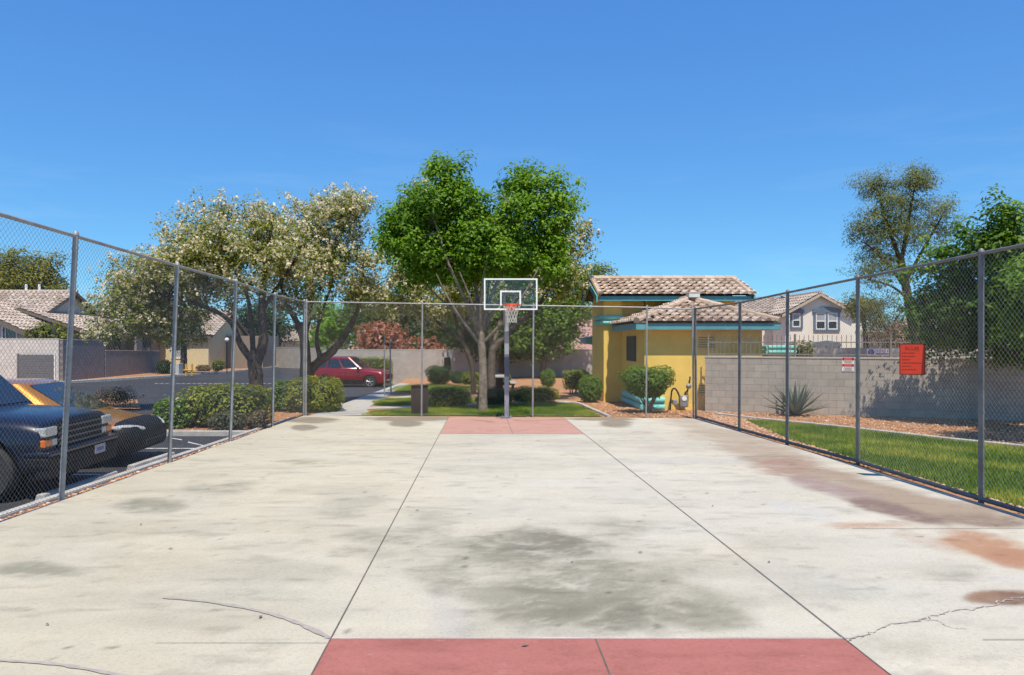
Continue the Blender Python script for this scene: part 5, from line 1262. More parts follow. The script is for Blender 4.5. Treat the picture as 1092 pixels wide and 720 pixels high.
roof_face(mt, mu, [a0, a1, r1, r0], (0, 1, 0), (r0 - a0).normalized(), w=.45, l=.55); roof_face(mt, mu, [b1, b0, r0, r1], (0, -1, 0), (r0 - b0).normalized(), w=.45, l=.55)
rf = mt.build('roof', M_tile2, hA, tint=True, smooth=True); mu.build('roof_deck', M_under, rf)
mb = MB(); mb.prism([a0 + Vector((0, 0, -.02)), r0 + Vector((0, 0, -.02)), r0 + Vector((0, 0, -.36)), a0 + Vector((0, 0, -.36))], (0, .08, 0)); mb.prism([b0 + Vector((0, 0, -.02)), r0 + Vector((0, 0, -.021)), r0 + Vector((0, 0, -.361)), b0 + Vector((0, 0, -.36))], (0, .08, 0)); mb.build('fascia', M_trimd, hA)
window_on(hA, 'y', X(3.5, 50.2), X(17.5, 50.2), 1.9, Z(349, 50.2), 50.2, .09, (('v', .2),), M_white, out=.06)
# brown house behind the low mauve wall
hB = gable_house('house', 'brown stucco house in shade behind the low mauve wall', -40, -29.4, 54.5, 66.5, 2.5, 4.3, M_stb, 'y', .5)
window_on(hB, 'x', 57.0, 58.6, .9, 2.1, -29.4, .1, (('v', .5),), M_trimd, mglass=M_pane); window_on(hB, 'x', 62.2, 64.0, .9, 2.2, -29.4, .1, (('v', .5),), M_trimd, mglass=M_pane)
mb = MB(); mb.box(-29.38, -28.7, 60.0, 61.0, -1.0, 3.9); mb.build('column', M_blockm if False else mat('stucco_mauve', (.30, .25, .245), (.26, .215, .21), 1, .93), hB)
# butter-yellow house
hC = gable_house('house', 'butter yellow house with one tall window beyond the tree trunk', -32.0, -25.0, 66.0, 76, 2.55, 4.7, M_sty, 'x', .5)
window_on(hC, 'y', X(184, 66), X(194, 66), Z(381, 66), Z(363.5, 66), 66.0, .14, (('h', .5),), M_white, mglass=M_panel, out=.06)
hC2 = MB(); hC2.box(-24.99, -21.4, 70.5, 76, -1.2, 2.4); hC2.build('wall', M_stb, hC)
hD = gable_house('house', 'low tan-roofed house beyond the distant grey wall', X(258, 92), X(352, 92), 92, 103, 2.0, 3.9, M_stl, 'x', .5)
# white two-storey house on the right
hx = lambda p: X(p, 55)
hW = gable_house('house', 'cream two-storey house with slate-trimmed windows beyond the iron fence', hx(831) + .45, hx(905) + .2, 55, 66, Z(333, 55), Z(313.5, 55), M_stw, 'y', .45, trim=mat('fascia_tan', (.52, .43, .33), (.46, .38, .29), 3, .7))
mb = MB(); mb.box(hx(790), hx(831) + .44, 57.5, 68.0, -1.2, Z(333.5, 57.5)); mb.box(hx(905) + .21, hx(930), 56.0, 66, -1.2, Z(335, 56)); mb.build('wall', M_stw, hW)
mt, mu = MB(), MB(); zE, zR = Z(334, 57), Z(317, 62)
A, B = Vector((hx(786), 57.0, zE)), Vector((hx(868), 57.0, zE)); r0, r1 = Vector((hx(786), 62.7, zR)), Vector((hx(868), 62.7, zR)); roof_face(mt, mu, [A, B, r1, r0], (1, 0, 0), (r0 - A).normalized(), w=.4, l=.5)
A, B = Vector((hx(868), 55.6, zE)), Vector((hx(933), 55.6, zE)); r0, r1 = Vector((hx(868), 61.5, Z(315, 61.5))), Vector((hx(912), 61.5, Z(315, 61.5))); roof_face(mt, mu, [A, B, r1, r0], (1, 0, 0), (r0 - A).normalized(), w=.4, l=.5)
rf = mt.build('roof', M_tile2, hW, tint=True, smooth=True); mu.build('roof_deck', M_under, rf)
def slate_win(p0, p1, q0, q1, dbl):
    Y = 55; a0, a1, z0, z1 = X(p0, Y), X(p1, Y), Z(q1, Y), Z(q0, Y)
    w = MB(); f = .16; w.box(a0 - f, a0, Y - .09, Y - .002, z0 - f, z1 + f); w.box(a1, a1 + f, Y - .09, Y - .002, z0 - f, z1 + f); w.box(a0, a1, Y - .09, Y - .002, z0 - f, z0)
    n = 8; arc = [(a0 - f, Y - .09, z1 + f)] if False else []
    w.prism([(a0 - f - .08, Y - .12, z1)] + [(a0 - f - .08 + (a1 - a0 + 2 * f + .16) * k / n, Y - .12, z1 + .22 + .22 * math.sin(math.pi * k / n)) for k in range(n + 1)] + [(a1 + f + .08, Y - .12, z1)], (0, .115, 0))
    if dbl: xm = (a0 + a1) / 2; w.box(xm - .07, xm + .07, Y - .085, Y - .003, z0, z1)
    o = w.build('window', M_trimb, hW)
    for (b0, b1) in ([(a0, (a0 + a1) / 2 - .07), ((a0 + a1) / 2 + .07, a1)] if dbl else [(a0, a1)]):
        fr = MB(); k = .085; zm = (z0 + z1) / 2
        fr.box(b0, b0 + k, Y - .05, Y - .004, z0, z1); fr.box(b1 - k, b1, Y - .05, Y - .004, z0, z1); fr.box(b0 + k, b1 - k, Y - .05, Y - .004, z0, z0 + k); fr.box(b0 + k, b1 - k, Y - .05, Y - .004, z1 - k, z1); fr.box(b0 + k, b1 - k, Y - .0505, Y - .0045, zm - k / 2, zm + k / 2); fr.build('sash', M_white, o)
        MB().box(b0 + k, b1 - k, Y - .02, Y - .0055, z0 + k, zm - k / 2).build('pane', M_pane, o); MB().box(b0 + k, b1 - k, Y - .021, Y - .006, zm + k / 2, z1 - k).build('pane', M_panel, o)
slate_win(844.5, 853.5, 334, 349, False); slate_win(869.5, 893, 333.5, 351.5, True); slate_win(869.5, 893, 369.5, 384, True)
mb = MB(); mb.box(hx(836), hx(840), 54.6, 54.99, Z(346, 55), Z(336, 55)); mb.build('utility_box', M_white, hW)
# pale house roof far right behind the tree, pink and peach houses behind the back wall
hP = thing('house', 'pink stucco house seen behind the dark tree and tan wall', 'house', (8, 62, -.8)); MB().box(X(583, 60), X(650, 60), 60, 70, -1.2, Z(330, 60)).build('wall', M_stp, hP); MB().box(X(580, 59.6), X(655, 59.6), 59.6, 70.4, Z(329.8, 60), Z(326, 60)).build('roof', M_tile2, hP); window_on(hP, 'y', X(600, 60), X(608, 60), 1.4, 2.8, 60, .1, (), M_stp)
hO = thing('house', 'peach stucco house peeping over the tan wall beside the orange-leaved shrub', 'house', (-3, 67, -.8)); MB().box(X(452, 65), X(496, 65), 65, 72, -1.2, Z(361, 65)).build('wall', M_sto, hO); MB().box(X(449, 64.6), X(499, 64.6), 64.6, 72.4, Z(360.8, 65), Z(357, 65)).build('roof', M_tile2, hO)
window_on(hO, 'y', X(456, 65), X(463, 65), 1.0, 1.95, 65, .08, (('v', .5),), M_white)
MB().box(X(490, 64.8), X(496.5, 64.8), 64.7, 64.99, .5, 2.0).build('door', M_mint if False else M_teal, hO)
hR = thing('house', 'pale stucco house half hidden by the trees behind the wall at far right', 'house', (30, 46, -.8)); MB().box(X(1010, 44), X(1092, 44), 44, 54, -1.2, Z(352, 44)).build('wall', M_stw, hR)
mt, mu = MB(), MB(); A, B = Vector((X(950, 43.5), 43.5, Z(353, 43.5))), Vector((X(1120, 43.5), 43.5, Z(353, 43.5))); r0, r1 = Vector((X(975, 48), 49, Z(338, 48))), Vector((X(1110, 48), 49, Z(338, 48))); roof_face(mt, mu, [A, B, r1, r0], (1, 0, 0), (Vector((A.x, 49, r0.z)) - A).normalized(), w=.4, l=.5); rf = mt.build('roof', M_tile2, hR, tint=True, smooth=True); mu.build('roof_deck', M_under, rf)

# ================================================================== STREET FURNITURE
def tube_thing(name, label, cat, pts, r, m, part='pole', group=None):
    root = thing(name, label, cat, tuple(pts[0]), group); MB().tube(pts, r, 10).build(part, m, root, smooth=True); return root
x1, y1 = G(410, 422); p = tube_thing('metal_pole', 'nearer and taller of two bare grey metal poles on the lawn edge by the sidewalk', 'pole', [(x1, y1, gz(y1) - .1), (x1, y1, Z(358, y1))], .03, M_galv, group='poles by the sidewalk'); MB().tube([(x1, y1, Z(358, y1)), (x1, y1, Z(358, y1) + .03)], .036, 10).build('cap', M_galv, p)
x2, y2 = G(417, 419.2); p = tube_thing('metal_pole', 'bare grey metal pole standing farther back, beside the clipped hedge end', 'pole', [(x2, y2, gz(y2) - .1), (x2 - .05, y2, Z(361, y2))], .03, M_galv, group='poles by the sidewalk'); MB().tube([(x2 - .05, y2, Z(361, y2)), (x2 - .05, y2, Z(361, y2) + .03)], .036, 10).build('cap', M_galv, p)
# litter bin
bx, by = X(447.5, 21.35), 21.35; bz = gz(by) - .02
tb = thing('litter_bin', 'dark brown litter bin on the grass behind the far fence', 'litter bin', (bx, by, bz))
mb = MB(); mb.lathe((bx, by, bz), [(.21, 0), (.235, .03), (.24, .78), (.245, .80)], 24); mb.build('bin_body', M_brownbin, tb, smooth=True)
mb = MB()
for k in range(24): a = 2 * math.pi * k / 24; mb.tube([(bx + .241 * math.cos(a), by + .241 * math.sin(a), bz + .04), (bx + .248 * math.cos(a), by + .248 * math.sin(a), bz + .77)], .012, 5)
mb.build('slat_ring', M_brownbin, tb); mb = MB(); mb.lathe((bx, by, bz + .80), [(.255, 0), (.26, .03), (.24, .06), (.14, .07), (.13, .05)], 24); mb.build('lid', M_black, tb, smooth=True)
# picnic table
pt = thing('picnic_table', 'picnic table with attached benches in the shade of the trees', 'picnic table', (.75, 34, gz(34)))
M_tab = mat('table_concrete', (.40, .38, .36), (.30, .285, .27), 4, .85); tz = gz(34) - .02
box_part(pt, 'tabletop', .75 - .42, .75 + .42, 33.1, 34.9, tz + .70, tz + .76, M_tab, .01)
for s in (-1, 1):
    box_part(pt, 'bench', *sorted((.75 + s * .56, .75 + s * .84)), 33.1, 34.9, tz + .41, tz + .46, M_tab, .01)
    mb = MB(); y_ = 34 + s * .55; mb.box(.75 - .22, .75 + .22, y_ - .05, y_ + .05, tz, tz + .70); mb.box(.75 - .78, .75 + .78, y_ - .04, y_ + .04, tz + .34, tz + .409); mb.build('leg', M_dark, pt)
    for q in (-1, 1): mb = MB(); mb.box(.75 + s * .66, .75 + s * .74, 34 + q * .55 - .05, 34 + q * .55 + .05, tz, tz + .34); mb.build('leg', M_dark, pt)
# park grill by the table, meter box on the back wall
ux, uy = X(478, 46.6), 46.6
um = thing('meter_box', 'dark utility box on a post against the tan back wall', 'utility box', (ux, uy, gz(uy)))
mb = MB(); mb.cbox((ux, uy, .02), (.12, .1, 1.2)); mb.build('post', M_dark, um); mb = MB(); mb.cbox((ux - .05, uy - .05, .42), (.42, .22, .75)); mb.build('box_body', M_black, um, bevel=.02); mb = MB(); mb.cbox((ux + .03, uy, .98), (.22, .16, .34)); mb.build('meter_head', M_meter, um, bevel=.02)
# globe lamps
def globe_lamp(px, py, Y, label):
    x_, z_ = X(px, Y), Z(py, Y); root = thing('globe_lamp', label, 'lamp post', (x_, Y, -.85), 'globe lamps in the neighbourhood')
    MB().tube([(x_, Y, -.9), (x_, Y, z_ - .16)], .045, 8).build('pole', M_black, root)
    mb = MB(); mb.lathe((x_, Y, z_), [(.05, -.19), (.13, -.14), (.185, -.05), (.185, .05), (.13, .14), (.04, .19)], 16); mb.build('globe', M_white, root, smooth=True)
globe_lamp(242, 362.5, 61, 'white globe lamp on a black post at the corner of the butter yellow house'); globe_lamp(370, 369, 60, 'white globe lamp showing over the tan wall above the red crossover'); globe_lamp(327, 370, 72, 'white globe lamp between the two blossoming tree trunks')
# guard rail, transformer box
bz_ = Z(400, 55.6); gb = thing('guard_rail', 'small yellow guard of two posts and a rail by the far kerb', 'guard rail', (-22.6, 55.6, bz_)); M_bol = mat('bollard_yellow', (.72, .40, .03), (.62, .33, .02), 5, .6)
for px in (198.5, 204.7): MB().tube([(X(px, 55.6), 55.6, bz_ - .05), (X(px, 55.6), 55.6, bz_ + .86)], .085, 10).build('post', M_bol, gb, smooth=True)
MB().tube([(X(196, 55.55), 55.5, bz_ + .38), (X(205, 55.55), 55.5, bz_ + .38)], .05, 8).build('rail', M_bol, gb)
ub = thing('utility_cabinet', 'pale grey utility cabinet on a pad left of the yellow guard', 'utility cabinet', (X(188, 57), 57, -.75)); MB().box(X(184, 57), X(193, 57), 56.6, 57.4, -.75, .10).build('cabinet_body', mat('cabinet_grey', (.50, .51, .50), (.42, .43, .42), 3, .6), ub, bevel=.03); MB().box(X(182.5, 57), X(194, 57), 56.4, 57.6, -.85, -.74).build('pad', M_conc, ub)

# ================================================================== HEDGES AND SHRUBS
def pxbush(name, label, cat, x0, x1, y0, y1, Y, dep=None, **k):
    """shrub given by its photo outline and its distance"""
    w = (x1 - x0) * Y / F / 2; h = (y1 - y0) * Y / F / 2; c = (X((x0 + x1) / 2, Y), Y, Z((y0 + y1) / 2, Y))
    return bush(name, label, cat, c, (w, dep or w, h), **k)
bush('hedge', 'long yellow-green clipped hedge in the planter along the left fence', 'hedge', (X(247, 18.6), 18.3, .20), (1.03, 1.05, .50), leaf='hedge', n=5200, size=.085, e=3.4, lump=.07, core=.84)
pxbush('shrub', 'small bright green shrub dotted with pale flowers at the planter corner', 'shrub', 164, 211, 425, 459, 17.6, .55, leaf='hedgegreen', n=2200, size=.085, e=2.3, flowers=30, lump=.16)
pxbush('shrub', 'low greyish shrub in front of the long clipped hedge', 'shrub', 222, 262, 437, 459, 17.05, .35, leaf='grey', n=1200, size=.06, e=2.2, lump=.2)
pxbush('shrub', 'low dry twiggy shrub between the clipped hedge and the fence post', 'shrub', 262, 288, 438, 458, 17.3, .28, leaf='dry', n=800, size=.05, e=2.2, lump=.2)
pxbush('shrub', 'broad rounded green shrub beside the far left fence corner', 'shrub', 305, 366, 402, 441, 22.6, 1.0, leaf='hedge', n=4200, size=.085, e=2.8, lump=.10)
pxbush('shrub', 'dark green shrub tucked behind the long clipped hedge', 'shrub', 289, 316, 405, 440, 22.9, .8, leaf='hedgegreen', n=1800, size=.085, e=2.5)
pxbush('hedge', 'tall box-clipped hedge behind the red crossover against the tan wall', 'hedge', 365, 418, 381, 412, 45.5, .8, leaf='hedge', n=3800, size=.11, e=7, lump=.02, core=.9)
pxbush('shrub', 'dark trimmed shrub, wider at the top, beside the utility box', 'shrub', 455, 481, 390, 410, 42, .75, leaf='dark', n=1800, size=.10, e=3.6, taper=.16)
pxbush('shrub', 'dark low shrub between the utility box and the pale trunk', 'shrub', 479, 497, 396, 409, 41, .6, leaf='dark', n=1200, size=.10)
pxbush('shrub', 'yellow-green low shrub just left of the pale tree trunk', 'shrub', 492, 514, 397, 410, 38, .6, leaf='yellow', n=1500, size=.10, e=3)
pxbush('shrub', 'small yellow-green shrub seen behind the hoop pole', 'shrub', 530, 545, 399, 411, 38.5, .5, leaf='yellow', n=900, size=.10, e=3)
pxbush('shrub', 'small round clipped shrub alone on the gravel mound', 'shrub', 576, 592.5, 394, 412.5, 37.5, None, leaf='hedgegreen', n=1700, size=.08, lump=.05)
pxbush('shrub', 'olive shrub with several stems between the two round shrubs', 'shrub', 600, 623, 393.5, 416, 32.5, .5, leaf='hedge', n=1700, size=.08, stems=4)
pxbush('shrub', 'dark shrub against the yellow building end', 'shrub', 615, 628, 394, 406, 33.2, .4, leaf='dark', n=900, size=.08)
pxbush('shrub', 'bright round shrub beside the yellow building corner', 'shrub', 617, 641.5, 400, 429, 26.6, None, leaf='hedgegreen', n=2800, size=.075, lump=.05, e=2.6)
bush('shrub', 'large vase-shaped shrub on dark stems in front of the yellow wall', 'shrub', (X(690.5, 21.9), 21.9, Z(407.5, 21.9)), (.72, .62, .48), leaf='hedgegreen', n=4600, size=.07, e=3.0, taper=.34, stems=9, core=.72, lump=.10)
pxbush('hedge', 'low shaded hedge row behind the litter bin', 'hedge', 456, 502, 412.5, 436, 24.4, .45, leaf='hedge', n=3000, size=.07, e=3.2)
pxbush('hedge', 'low sunlit olive hedge row behind the hoop, right of the pole', 'hedge', 541, 596, 412.5, 429, 26.4, .4, leaf='hedge', n=3000, size=.075, e=3.2)
pxbush('shrub', 'dark green low shrub in deep shade beside the picnic table', 'shrub', 508, 545, 413, 434, 25.2, .4, leaf='dark', n=1800, size=.07, e=3)
pxbush('shrub', 'dry brown twiggy bush across the drive behind the sedan hood', 'shrub', 102, 146, 412, 433, 24.8, .55, leaf='dry', n=2600, size=.05, lump=.25, e=2, shell=.4, core=.55)
sheet('island_bed', [G(96, 434), G(150, 434), G(146, 424), G(100, 424)], -.06, M_gravel)
pxbush('shrub', 'round dark shrub at the end of the low mauve wall', 'shrub', 168, 183, 384, 398, 58, .6, leaf='dark', n=900, size=.14)
pxbush('shrub', 'low brownish shrub in front of the butter yellow house', 'shrub', 210, 224, 389, 397, 64, .5, leaf='dry', n=700, size=.13)
pxbush('shrub', 'light green shrub at the dark corner of the butter yellow house', 'shrub', 226, 239, 383, 396, 63, .5, leaf='yellow', n=800, size=.13)
pxbush('shrub', 'yellow-green shrub peeping over the off-white wall', 'shrub', 32, 73, 345, 366, 49.5, 1.0, leaf='yellow', n=1500, size=.18, lump=.2)
pxbush('shrub', 'orange-red leaved shrub rising over the tan wall', 'shrub', 381, 432, 344, 380, 50, 1.4, leaf='red', n=3000, size=.20, lump=.3, shell=.3, core=.5)
pxbush('shrub', 'lower strip of orange-red foliage along the wall top', 'shrub', 425, 474, 360, 382, 50.5, .8, leaf='red', n=1500, size=.16, lump=.3, shell=.4, core=.6)
pxbush('shrub', 'low grey-brown bare brush behind the pale neighbouring wall', 'shrub', 932, 985, 345, 384, 40, 1.5, leaf='dry', n=3600, size=.13, lump=.3, shell=.2, core=.5)
pxbush('shrub', 'green spiky shrub behind the iron fence beside the teal fascia', 'shrub', 843, 866, 364, 384, 31, .6, leaf='olive', n=700, size=.14, lump=.3, shell=.3, core=.5)
pxbush('shrub', 'bright green shrub behind the iron fence at far right', 'shrub', 1072, 1100, 366, 392, 24.5, .8, leaf='yellow', n=1200, size=.10, lump=.2)

# ================================================================== TREES
tree('tree', 'big bright green tree with a pale trunk behind the far fence', 'tree', 22.4,
     [(515, 439, 0, .22), (515, 434, 0, .15), (515, 400, 0, .125), (514, 372, 0, .12), (512, 354, 0, .13)],
     [[(512, 358, 0, .085), (497, 322, -.3, .055), (478, 280, -.6, .036), (462, 230, -.6, .02)], [(512, 356, 0, .085), (508, 310, .3, .055), (500, 260, .4, .036), (492, 205, .3, .02)],
      [(513, 354, 0, .085), (524, 315, -.1, .05), (545, 270, -.3, .036), (570, 215, -.3, .02)], [(511, 362, 0, .07), (488, 335, .5, .045), (462, 312, .8, .03), (440, 285, .8, .02)],
      [(513, 354, 0, .07), (533, 322, .5, .045), (560, 290, .7, .03), (588, 255, .6, .02)], [(512, 354, 0, .065), (515, 300, -.6, .042), (528, 250, -.9, .03), (545, 210, -.8, .02)],
      [(513, 368, 0, .06), (535, 345, -.4, .042), (556, 318, -.7, .03), (575, 285, -.8, .018)], [(511, 366, 0, .06), (495, 345, -.5, .04), (478, 318, -.8, .028), (465, 292, -.9, .018)], [(512, 356, 0, .05), (504, 325, -.9, .035), (490, 290, -1.2, .022)], [(513, 356, 0, .05), (519, 325, .9, .035), (522, 285, 1.2, .022)]],
     [(468, 210, 30, 28, -.3), (436, 240, 20, 24, .2), (452, 226, 24, 24, .4), (498, 238, 32, 32, -.4), (492, 204, 18, 18, .3), (574, 208, 28, 26, 0), (595, 232, 15, 32, .2), (550, 232, 26, 26, -.3), (555, 200, 16, 12, .4),
      (458, 266, 32, 18, -.2), (515, 278, 34, 16, -.3), (572, 264, 26, 20, 0), (540, 258, 32, 22, .5), (530, 252, 24, 20, .2), (520, 264, 24, 18, -.6), (424, 255, 14, 16, .2), (432, 262, 18, 16, .6), (463, 184, 8, 9, 0), (572, 180, 8, 8, 0), (598, 190, 8, 8, .2), (422, 238, 9, 10, 0), (485, 184, 11, 9, 0), (603, 262, 9, 12, .3), (590, 285, 14, 10, 0), (450, 285, 26, 12, .3), (490, 288, 30, 12, .6), (545, 288, 30, 12, .5), (480, 258, 26, 22, .5)],
     'green', 1750, 38, .30, .13, .5, twigs=150, droop=.15, flat=.9, twig_r=.014)
tree('tree', 'spreading pale-blossomed tree with a dark leaning fork, left of the street', 'tree', 24.0,
     [(273, 432, 0, .30), (273, 405, 0, .235), (271, 385, 0, .23), (270, 374, 0, .22)],
     [[(274, 388, 0, .17), (281, 362, 0, .16), (279, 330, 0, .13), (282, 295, 0, .09), (290, 240, .3, .04)], [(268, 384, 0, .14), (256, 366, -.2, .11), (247, 345, -.3, .09), (228, 331, -.4, .08), (190, 318, -.5, .05), (150, 305, -.6, .03)],
      [(270, 378, 0, .10), (268, 345, .4, .08), (262, 310, .6, .06), (240, 265, .7, .03)], [(280, 330, 0, .09), (300, 300, .4, .06), (325, 262, .6, .035)]],
     [(145, 322, 36, 42, 0), (135, 300, 25, 28, -.6), (128, 325, 26, 32, .3), (160, 300, 30, 28, .4), (112, 345, 12, 22, 0), (150, 345, 30, 20, -.3), (180, 310, 34, 30, .6), (205, 288, 36, 26, .1), (190, 300, 34, 30, -.4), (218, 275, 30, 26, .5), (170, 320, 30, 26, .1), (185, 288, 40, 34, -.2), (215, 262, 38, 34, .2), (250, 250, 44, 36, 0), (250, 285, 52, 34, -.6), (205, 312, 42, 30, .4), (175, 335, 34, 22, 0), (290, 250, 40, 40, .2), (300, 285, 42, 30, 0), (232, 232, 24, 16, 0), (120, 335, 14, 28, 0), (200, 350, 24, 16, .5), (248, 318, 30, 14, .7), (280, 232, 22, 14, .2)],
     'bloom', 1800, 20, .34, .105, .5, bark=M_barkd, blossom=(.50, .10), twigs=110, droop=.1, power=3.2)
tree('tree', 'airy pale-blossomed tree with two low crossing limbs, nearer the red crossover', 'tree', 26.5,
     [(326, 408, 0, .24), (326, 385, 0, .20), (324, 360, 0, .17), (318, 345, 0, .15)],
     [[(322, 352, 0, .13), (308, 328, -.2, .10), (300, 300, -.3, .07), (300, 250, -.3, .04)], [(324, 362, 0, .12), (331, 330, .3, .09), (335, 290, .3, .06), (345, 225, .3, .03)],
      [(323, 410, .3, .22), (331, 395, .3, .19), (342, 384, .3, .17), (355, 374, .3, .15), (371, 352, .3, .11), (384, 320, .3, .07), (388, 270, .3, .035)], [(342, 382, .3, .11), (338, 366, .3, .085), (340, 345, .5, .06), (355, 300, .6, .04)]],
     [(345, 232, 40, 28, 0), (372, 262, 24, 46, .2), (335, 275, 42, 32, -.2), (305, 262, 34, 36, .3), (355, 305, 40, 24, 0), (318, 318, 36, 20, -.3), (380, 310, 20, 24, .3), (330, 214, 12, 12, 0), (352, 208, 14, 9, .3), (375, 226, 18, 14, 0), (393, 285, 10, 30, 0), (310, 232, 14, 14, .2)],
     'bloom', 900, 19, .36, .11, .5, bark=M_barkd, blossom=(.65, .10), twigs=110, droop=.1, power=3.4)
tree('tree', 'pale-blossomed tree showing at the left behind the big green tree', 'tree', 30.0,
     [(505, 420, 0, .12), (503, 390, 0, .10), (492, 362, 0, .09)], [[(492, 364, 0, .08), (455, 332, 0, .06), (425, 290, 0, .04)], [(492, 364, 0, .08), (482, 320, .3, .06), (478, 270, .3, .04)], [(492, 364, 0, .07), (500, 330, .2, .05), (508, 290, .2, .03)]],
     [(425, 285, 26, 42, 0), (440, 320, 38, 26, .2), (470, 300, 40, 34, .4), (410, 315, 16, 26, 0), (445, 195, 11, 13, .3), (438, 215, 16, 20, .3), (500, 315, 30, 22, .3), (470, 335, 40, 16, .4)],
     'bloom', 480, 24, .40, .13, .5, bark=M_barkd, blossom=(.60, .11), twigs=60, power=3)
tree('tree', 'pale-blossomed tree with a long leaning limb behind the backboard', 'tree', 27.5,
     [(524, 428, 0, .18), (524, 400, 0, .15), (525, 372, 0, .14)], [[(525, 374, 0, .13), (545, 352, 0, .11), (572, 328, 0, .09), (586, 306, 0, .07), (592, 270, 0, .04)], [(525, 374, 0, .10), (534, 340, .3, .08), (548, 300, .4, .05)], [(525, 376, 0, .09), (520, 340, .4, .06), (515, 300, .4, .04)]],
     [(598, 272, 24, 32, 0), (580, 300, 36, 22, 0), (606, 296, 14, 24, -.6), (614, 258, 10, 16, 0), (545, 310, 36, 20, .4), (590, 250, 20, 16, .2), (620, 242, 6, 8, 0)],
     'bloom', 420, 24, .38, .125, .5, bark=M_barkm, blossom=(.40, .11), twigs=60, power=3)
tree('tree', 'dense dark olive tree beside the yellow building gable', 'tree', 45.4,
     [(578, 408, 0, .22), (580, 385, 0, .18), (584, 360, 0, .16)], [[(584, 362, 0, .10), (600, 340, 0, .07), (615, 320, 0, .05)], [(584, 362, 0, .10), (572, 340, 0, .07), (560, 325, 0, .05)]],
     [(575, 345, 32, 26, 0), (605, 325, 24, 24, .3), (608, 350, 14, 14, -.3), (590, 362, 24, 10, .6), (555, 355, 30, 18, .6), (620, 305, 14, 18, .4), (540, 345, 26, 24, .5), (625, 332, 9, 9, 0), (600, 345, 20, 16, 1.0)],
     'hedgegreen', 950, 32, .62, .19, .5, bark=M_barkd, twigs=40, depth=.8)
tree('tree', 'dark shady tree directly behind the pale trunk, close to the tan wall', 'tree', 45.9,
     [(535, 408, 0, .22), (534, 385, 0, .18), (532, 362, 0, .16)], [[(532, 364, 0, .1), (515, 345, 0, .07), (505, 335, 0, .05)], [(532, 364, 0, .1), (548, 345, 0, .07), (556, 335, 0, .05)]],
     [(520, 345, 30, 22, .3), (545, 352, 30, 20, .6), (508, 355, 22, 14, .7), (530, 330, 30, 20, 0), (560, 362, 24, 12, .8), (530, 365, 30, 8, .9)],
     'dark', 1000, 36, .62, .22, .5, bark=M_barkd, twigs=30, depth=.8)
tree('tree', 'broad dark green tree massed behind the tan wall, left of the pale trunk', 'tree', 56.0,
     [(450, 404, 0, .4), (450, 375, 0, .32), (450, 350, 0, .25)], [[(450, 356, 0, .2), (425, 335, 0, .12), (405, 325, 0, .08)], [(450, 356, 0, .2), (480, 335, 0, .12), (500, 325, 0, .08)]],
     [(440, 335, 46, 22, 0), (395, 332, 30, 24, 0), (480, 340, 40, 24, .5), (430, 355, 50, 14, 0), (515, 345, 34, 24, .5), (490, 360, 40, 10, 0)],
     'dark', 620, 30, .75, .30, .5, bark=M_barkd, twigs=30)
tree('tree', 'mid green tree behind the tan wall above the red crossover', 'tree', 60.0,
     [(362, 398, 0, .35), (362, 375, 0, .28), (363, 358, 0, .2)], [[(363, 360, 0, .16), (350, 345, 0, .1), (342, 338, 0, .07)], [(363, 360, 0, .16), (380, 345, 0, .1), (392, 338, 0, .07)]],
     [(345, 340, 24, 18, 0), (380, 345, 30, 22, 0), (365, 360, 34, 12, 0), (395, 322, 18, 14, .4)],
     'green', 300, 26, .7, .30, .5, bark=M_barkd, twigs=20)
tree('tree', 'dark green tree filling the gap between the brown and butter yellow houses', 'tree', 58.0,
     [(196, 400, 0, .3), (196, 380, 0, .24), (196, 366, 0, .2)], [[(196, 368, 0, .15), (185, 352, 0, .09), (178, 345, 0, .06)], [(196, 368, 0, .15), (206, 350, 0, .09), (212, 342, 0, .06)]],
     [(196, 345, 18, 20, 0), (180, 350, 16, 14, 0), (170, 338, 16, 14, .4), (210, 335, 14, 12, .3)], 'olive', 240, 24, .6, .26, .5, bark=M_barkd, twigs=20)
tree('tree', 'green tree behind the globe lamp near the butter yellow house', 'tree', 82.0,
     [(262, 392, 0, .4), (262, 375, 0, .3), (262, 360, 0, .25)], [[(262, 362, 0, .2), (248, 350, 0, .12), (240, 344, 0, .08)], [(262, 362, 0, .2), (280, 348, 0, .12), (290, 342, 0, .08)]],
     [(250, 350, 22, 14, 0), (275, 345, 26, 18, 0), (300, 350, 22, 14, 0), (262, 335, 26, 12, 1)], 'dark', 320, 24, .9, .38, .5, bark=M_barkd, twigs=20)
tree('tree', 'rounded dark olive tree behind the tile roof at far left', 'tree', 88.0,
     [(20, 395, 0, .6), (20, 350, 0, .45), (20, 320, 0, .4)], [[(20, 325, 0, .3), (0, 305, 0, .2), (-15, 295, 0, .1)], [(20, 325, 0, .3), (45, 300, 0, .2), (55, 292, 0, .1)]],
     [(18, 290, 30, 20, 0), (45, 292, 24, 18, 0), (-15, 292, 30, 22, 0), (58, 300, 12, 10, 0), (15, 308, 50, 12, -1)], 'olive', 620, 26, 1.0, .42, .45, bark=M_barkd, twigs=30)
tree('tree', 'light green tree top rising behind the yellow building roof', 'tree', 48.0,
     [(645, 405, 0, .2), (645, 350, 0, .16), (645, 310, 0, .12)], [[(645, 315, 0, .1), (638, 300, 0, .06), (634, 292, 0, .04)], [(645, 315, 0, .1), (654, 300, 0, .06), (658, 292, 0, .04)]],
     [(640, 295, 12, 14, 0), (655, 293, 10, 10, 0), (632, 310, 10, 16, 0)], 'yellow', 110, 20, .5, .20, .4, twigs=30)
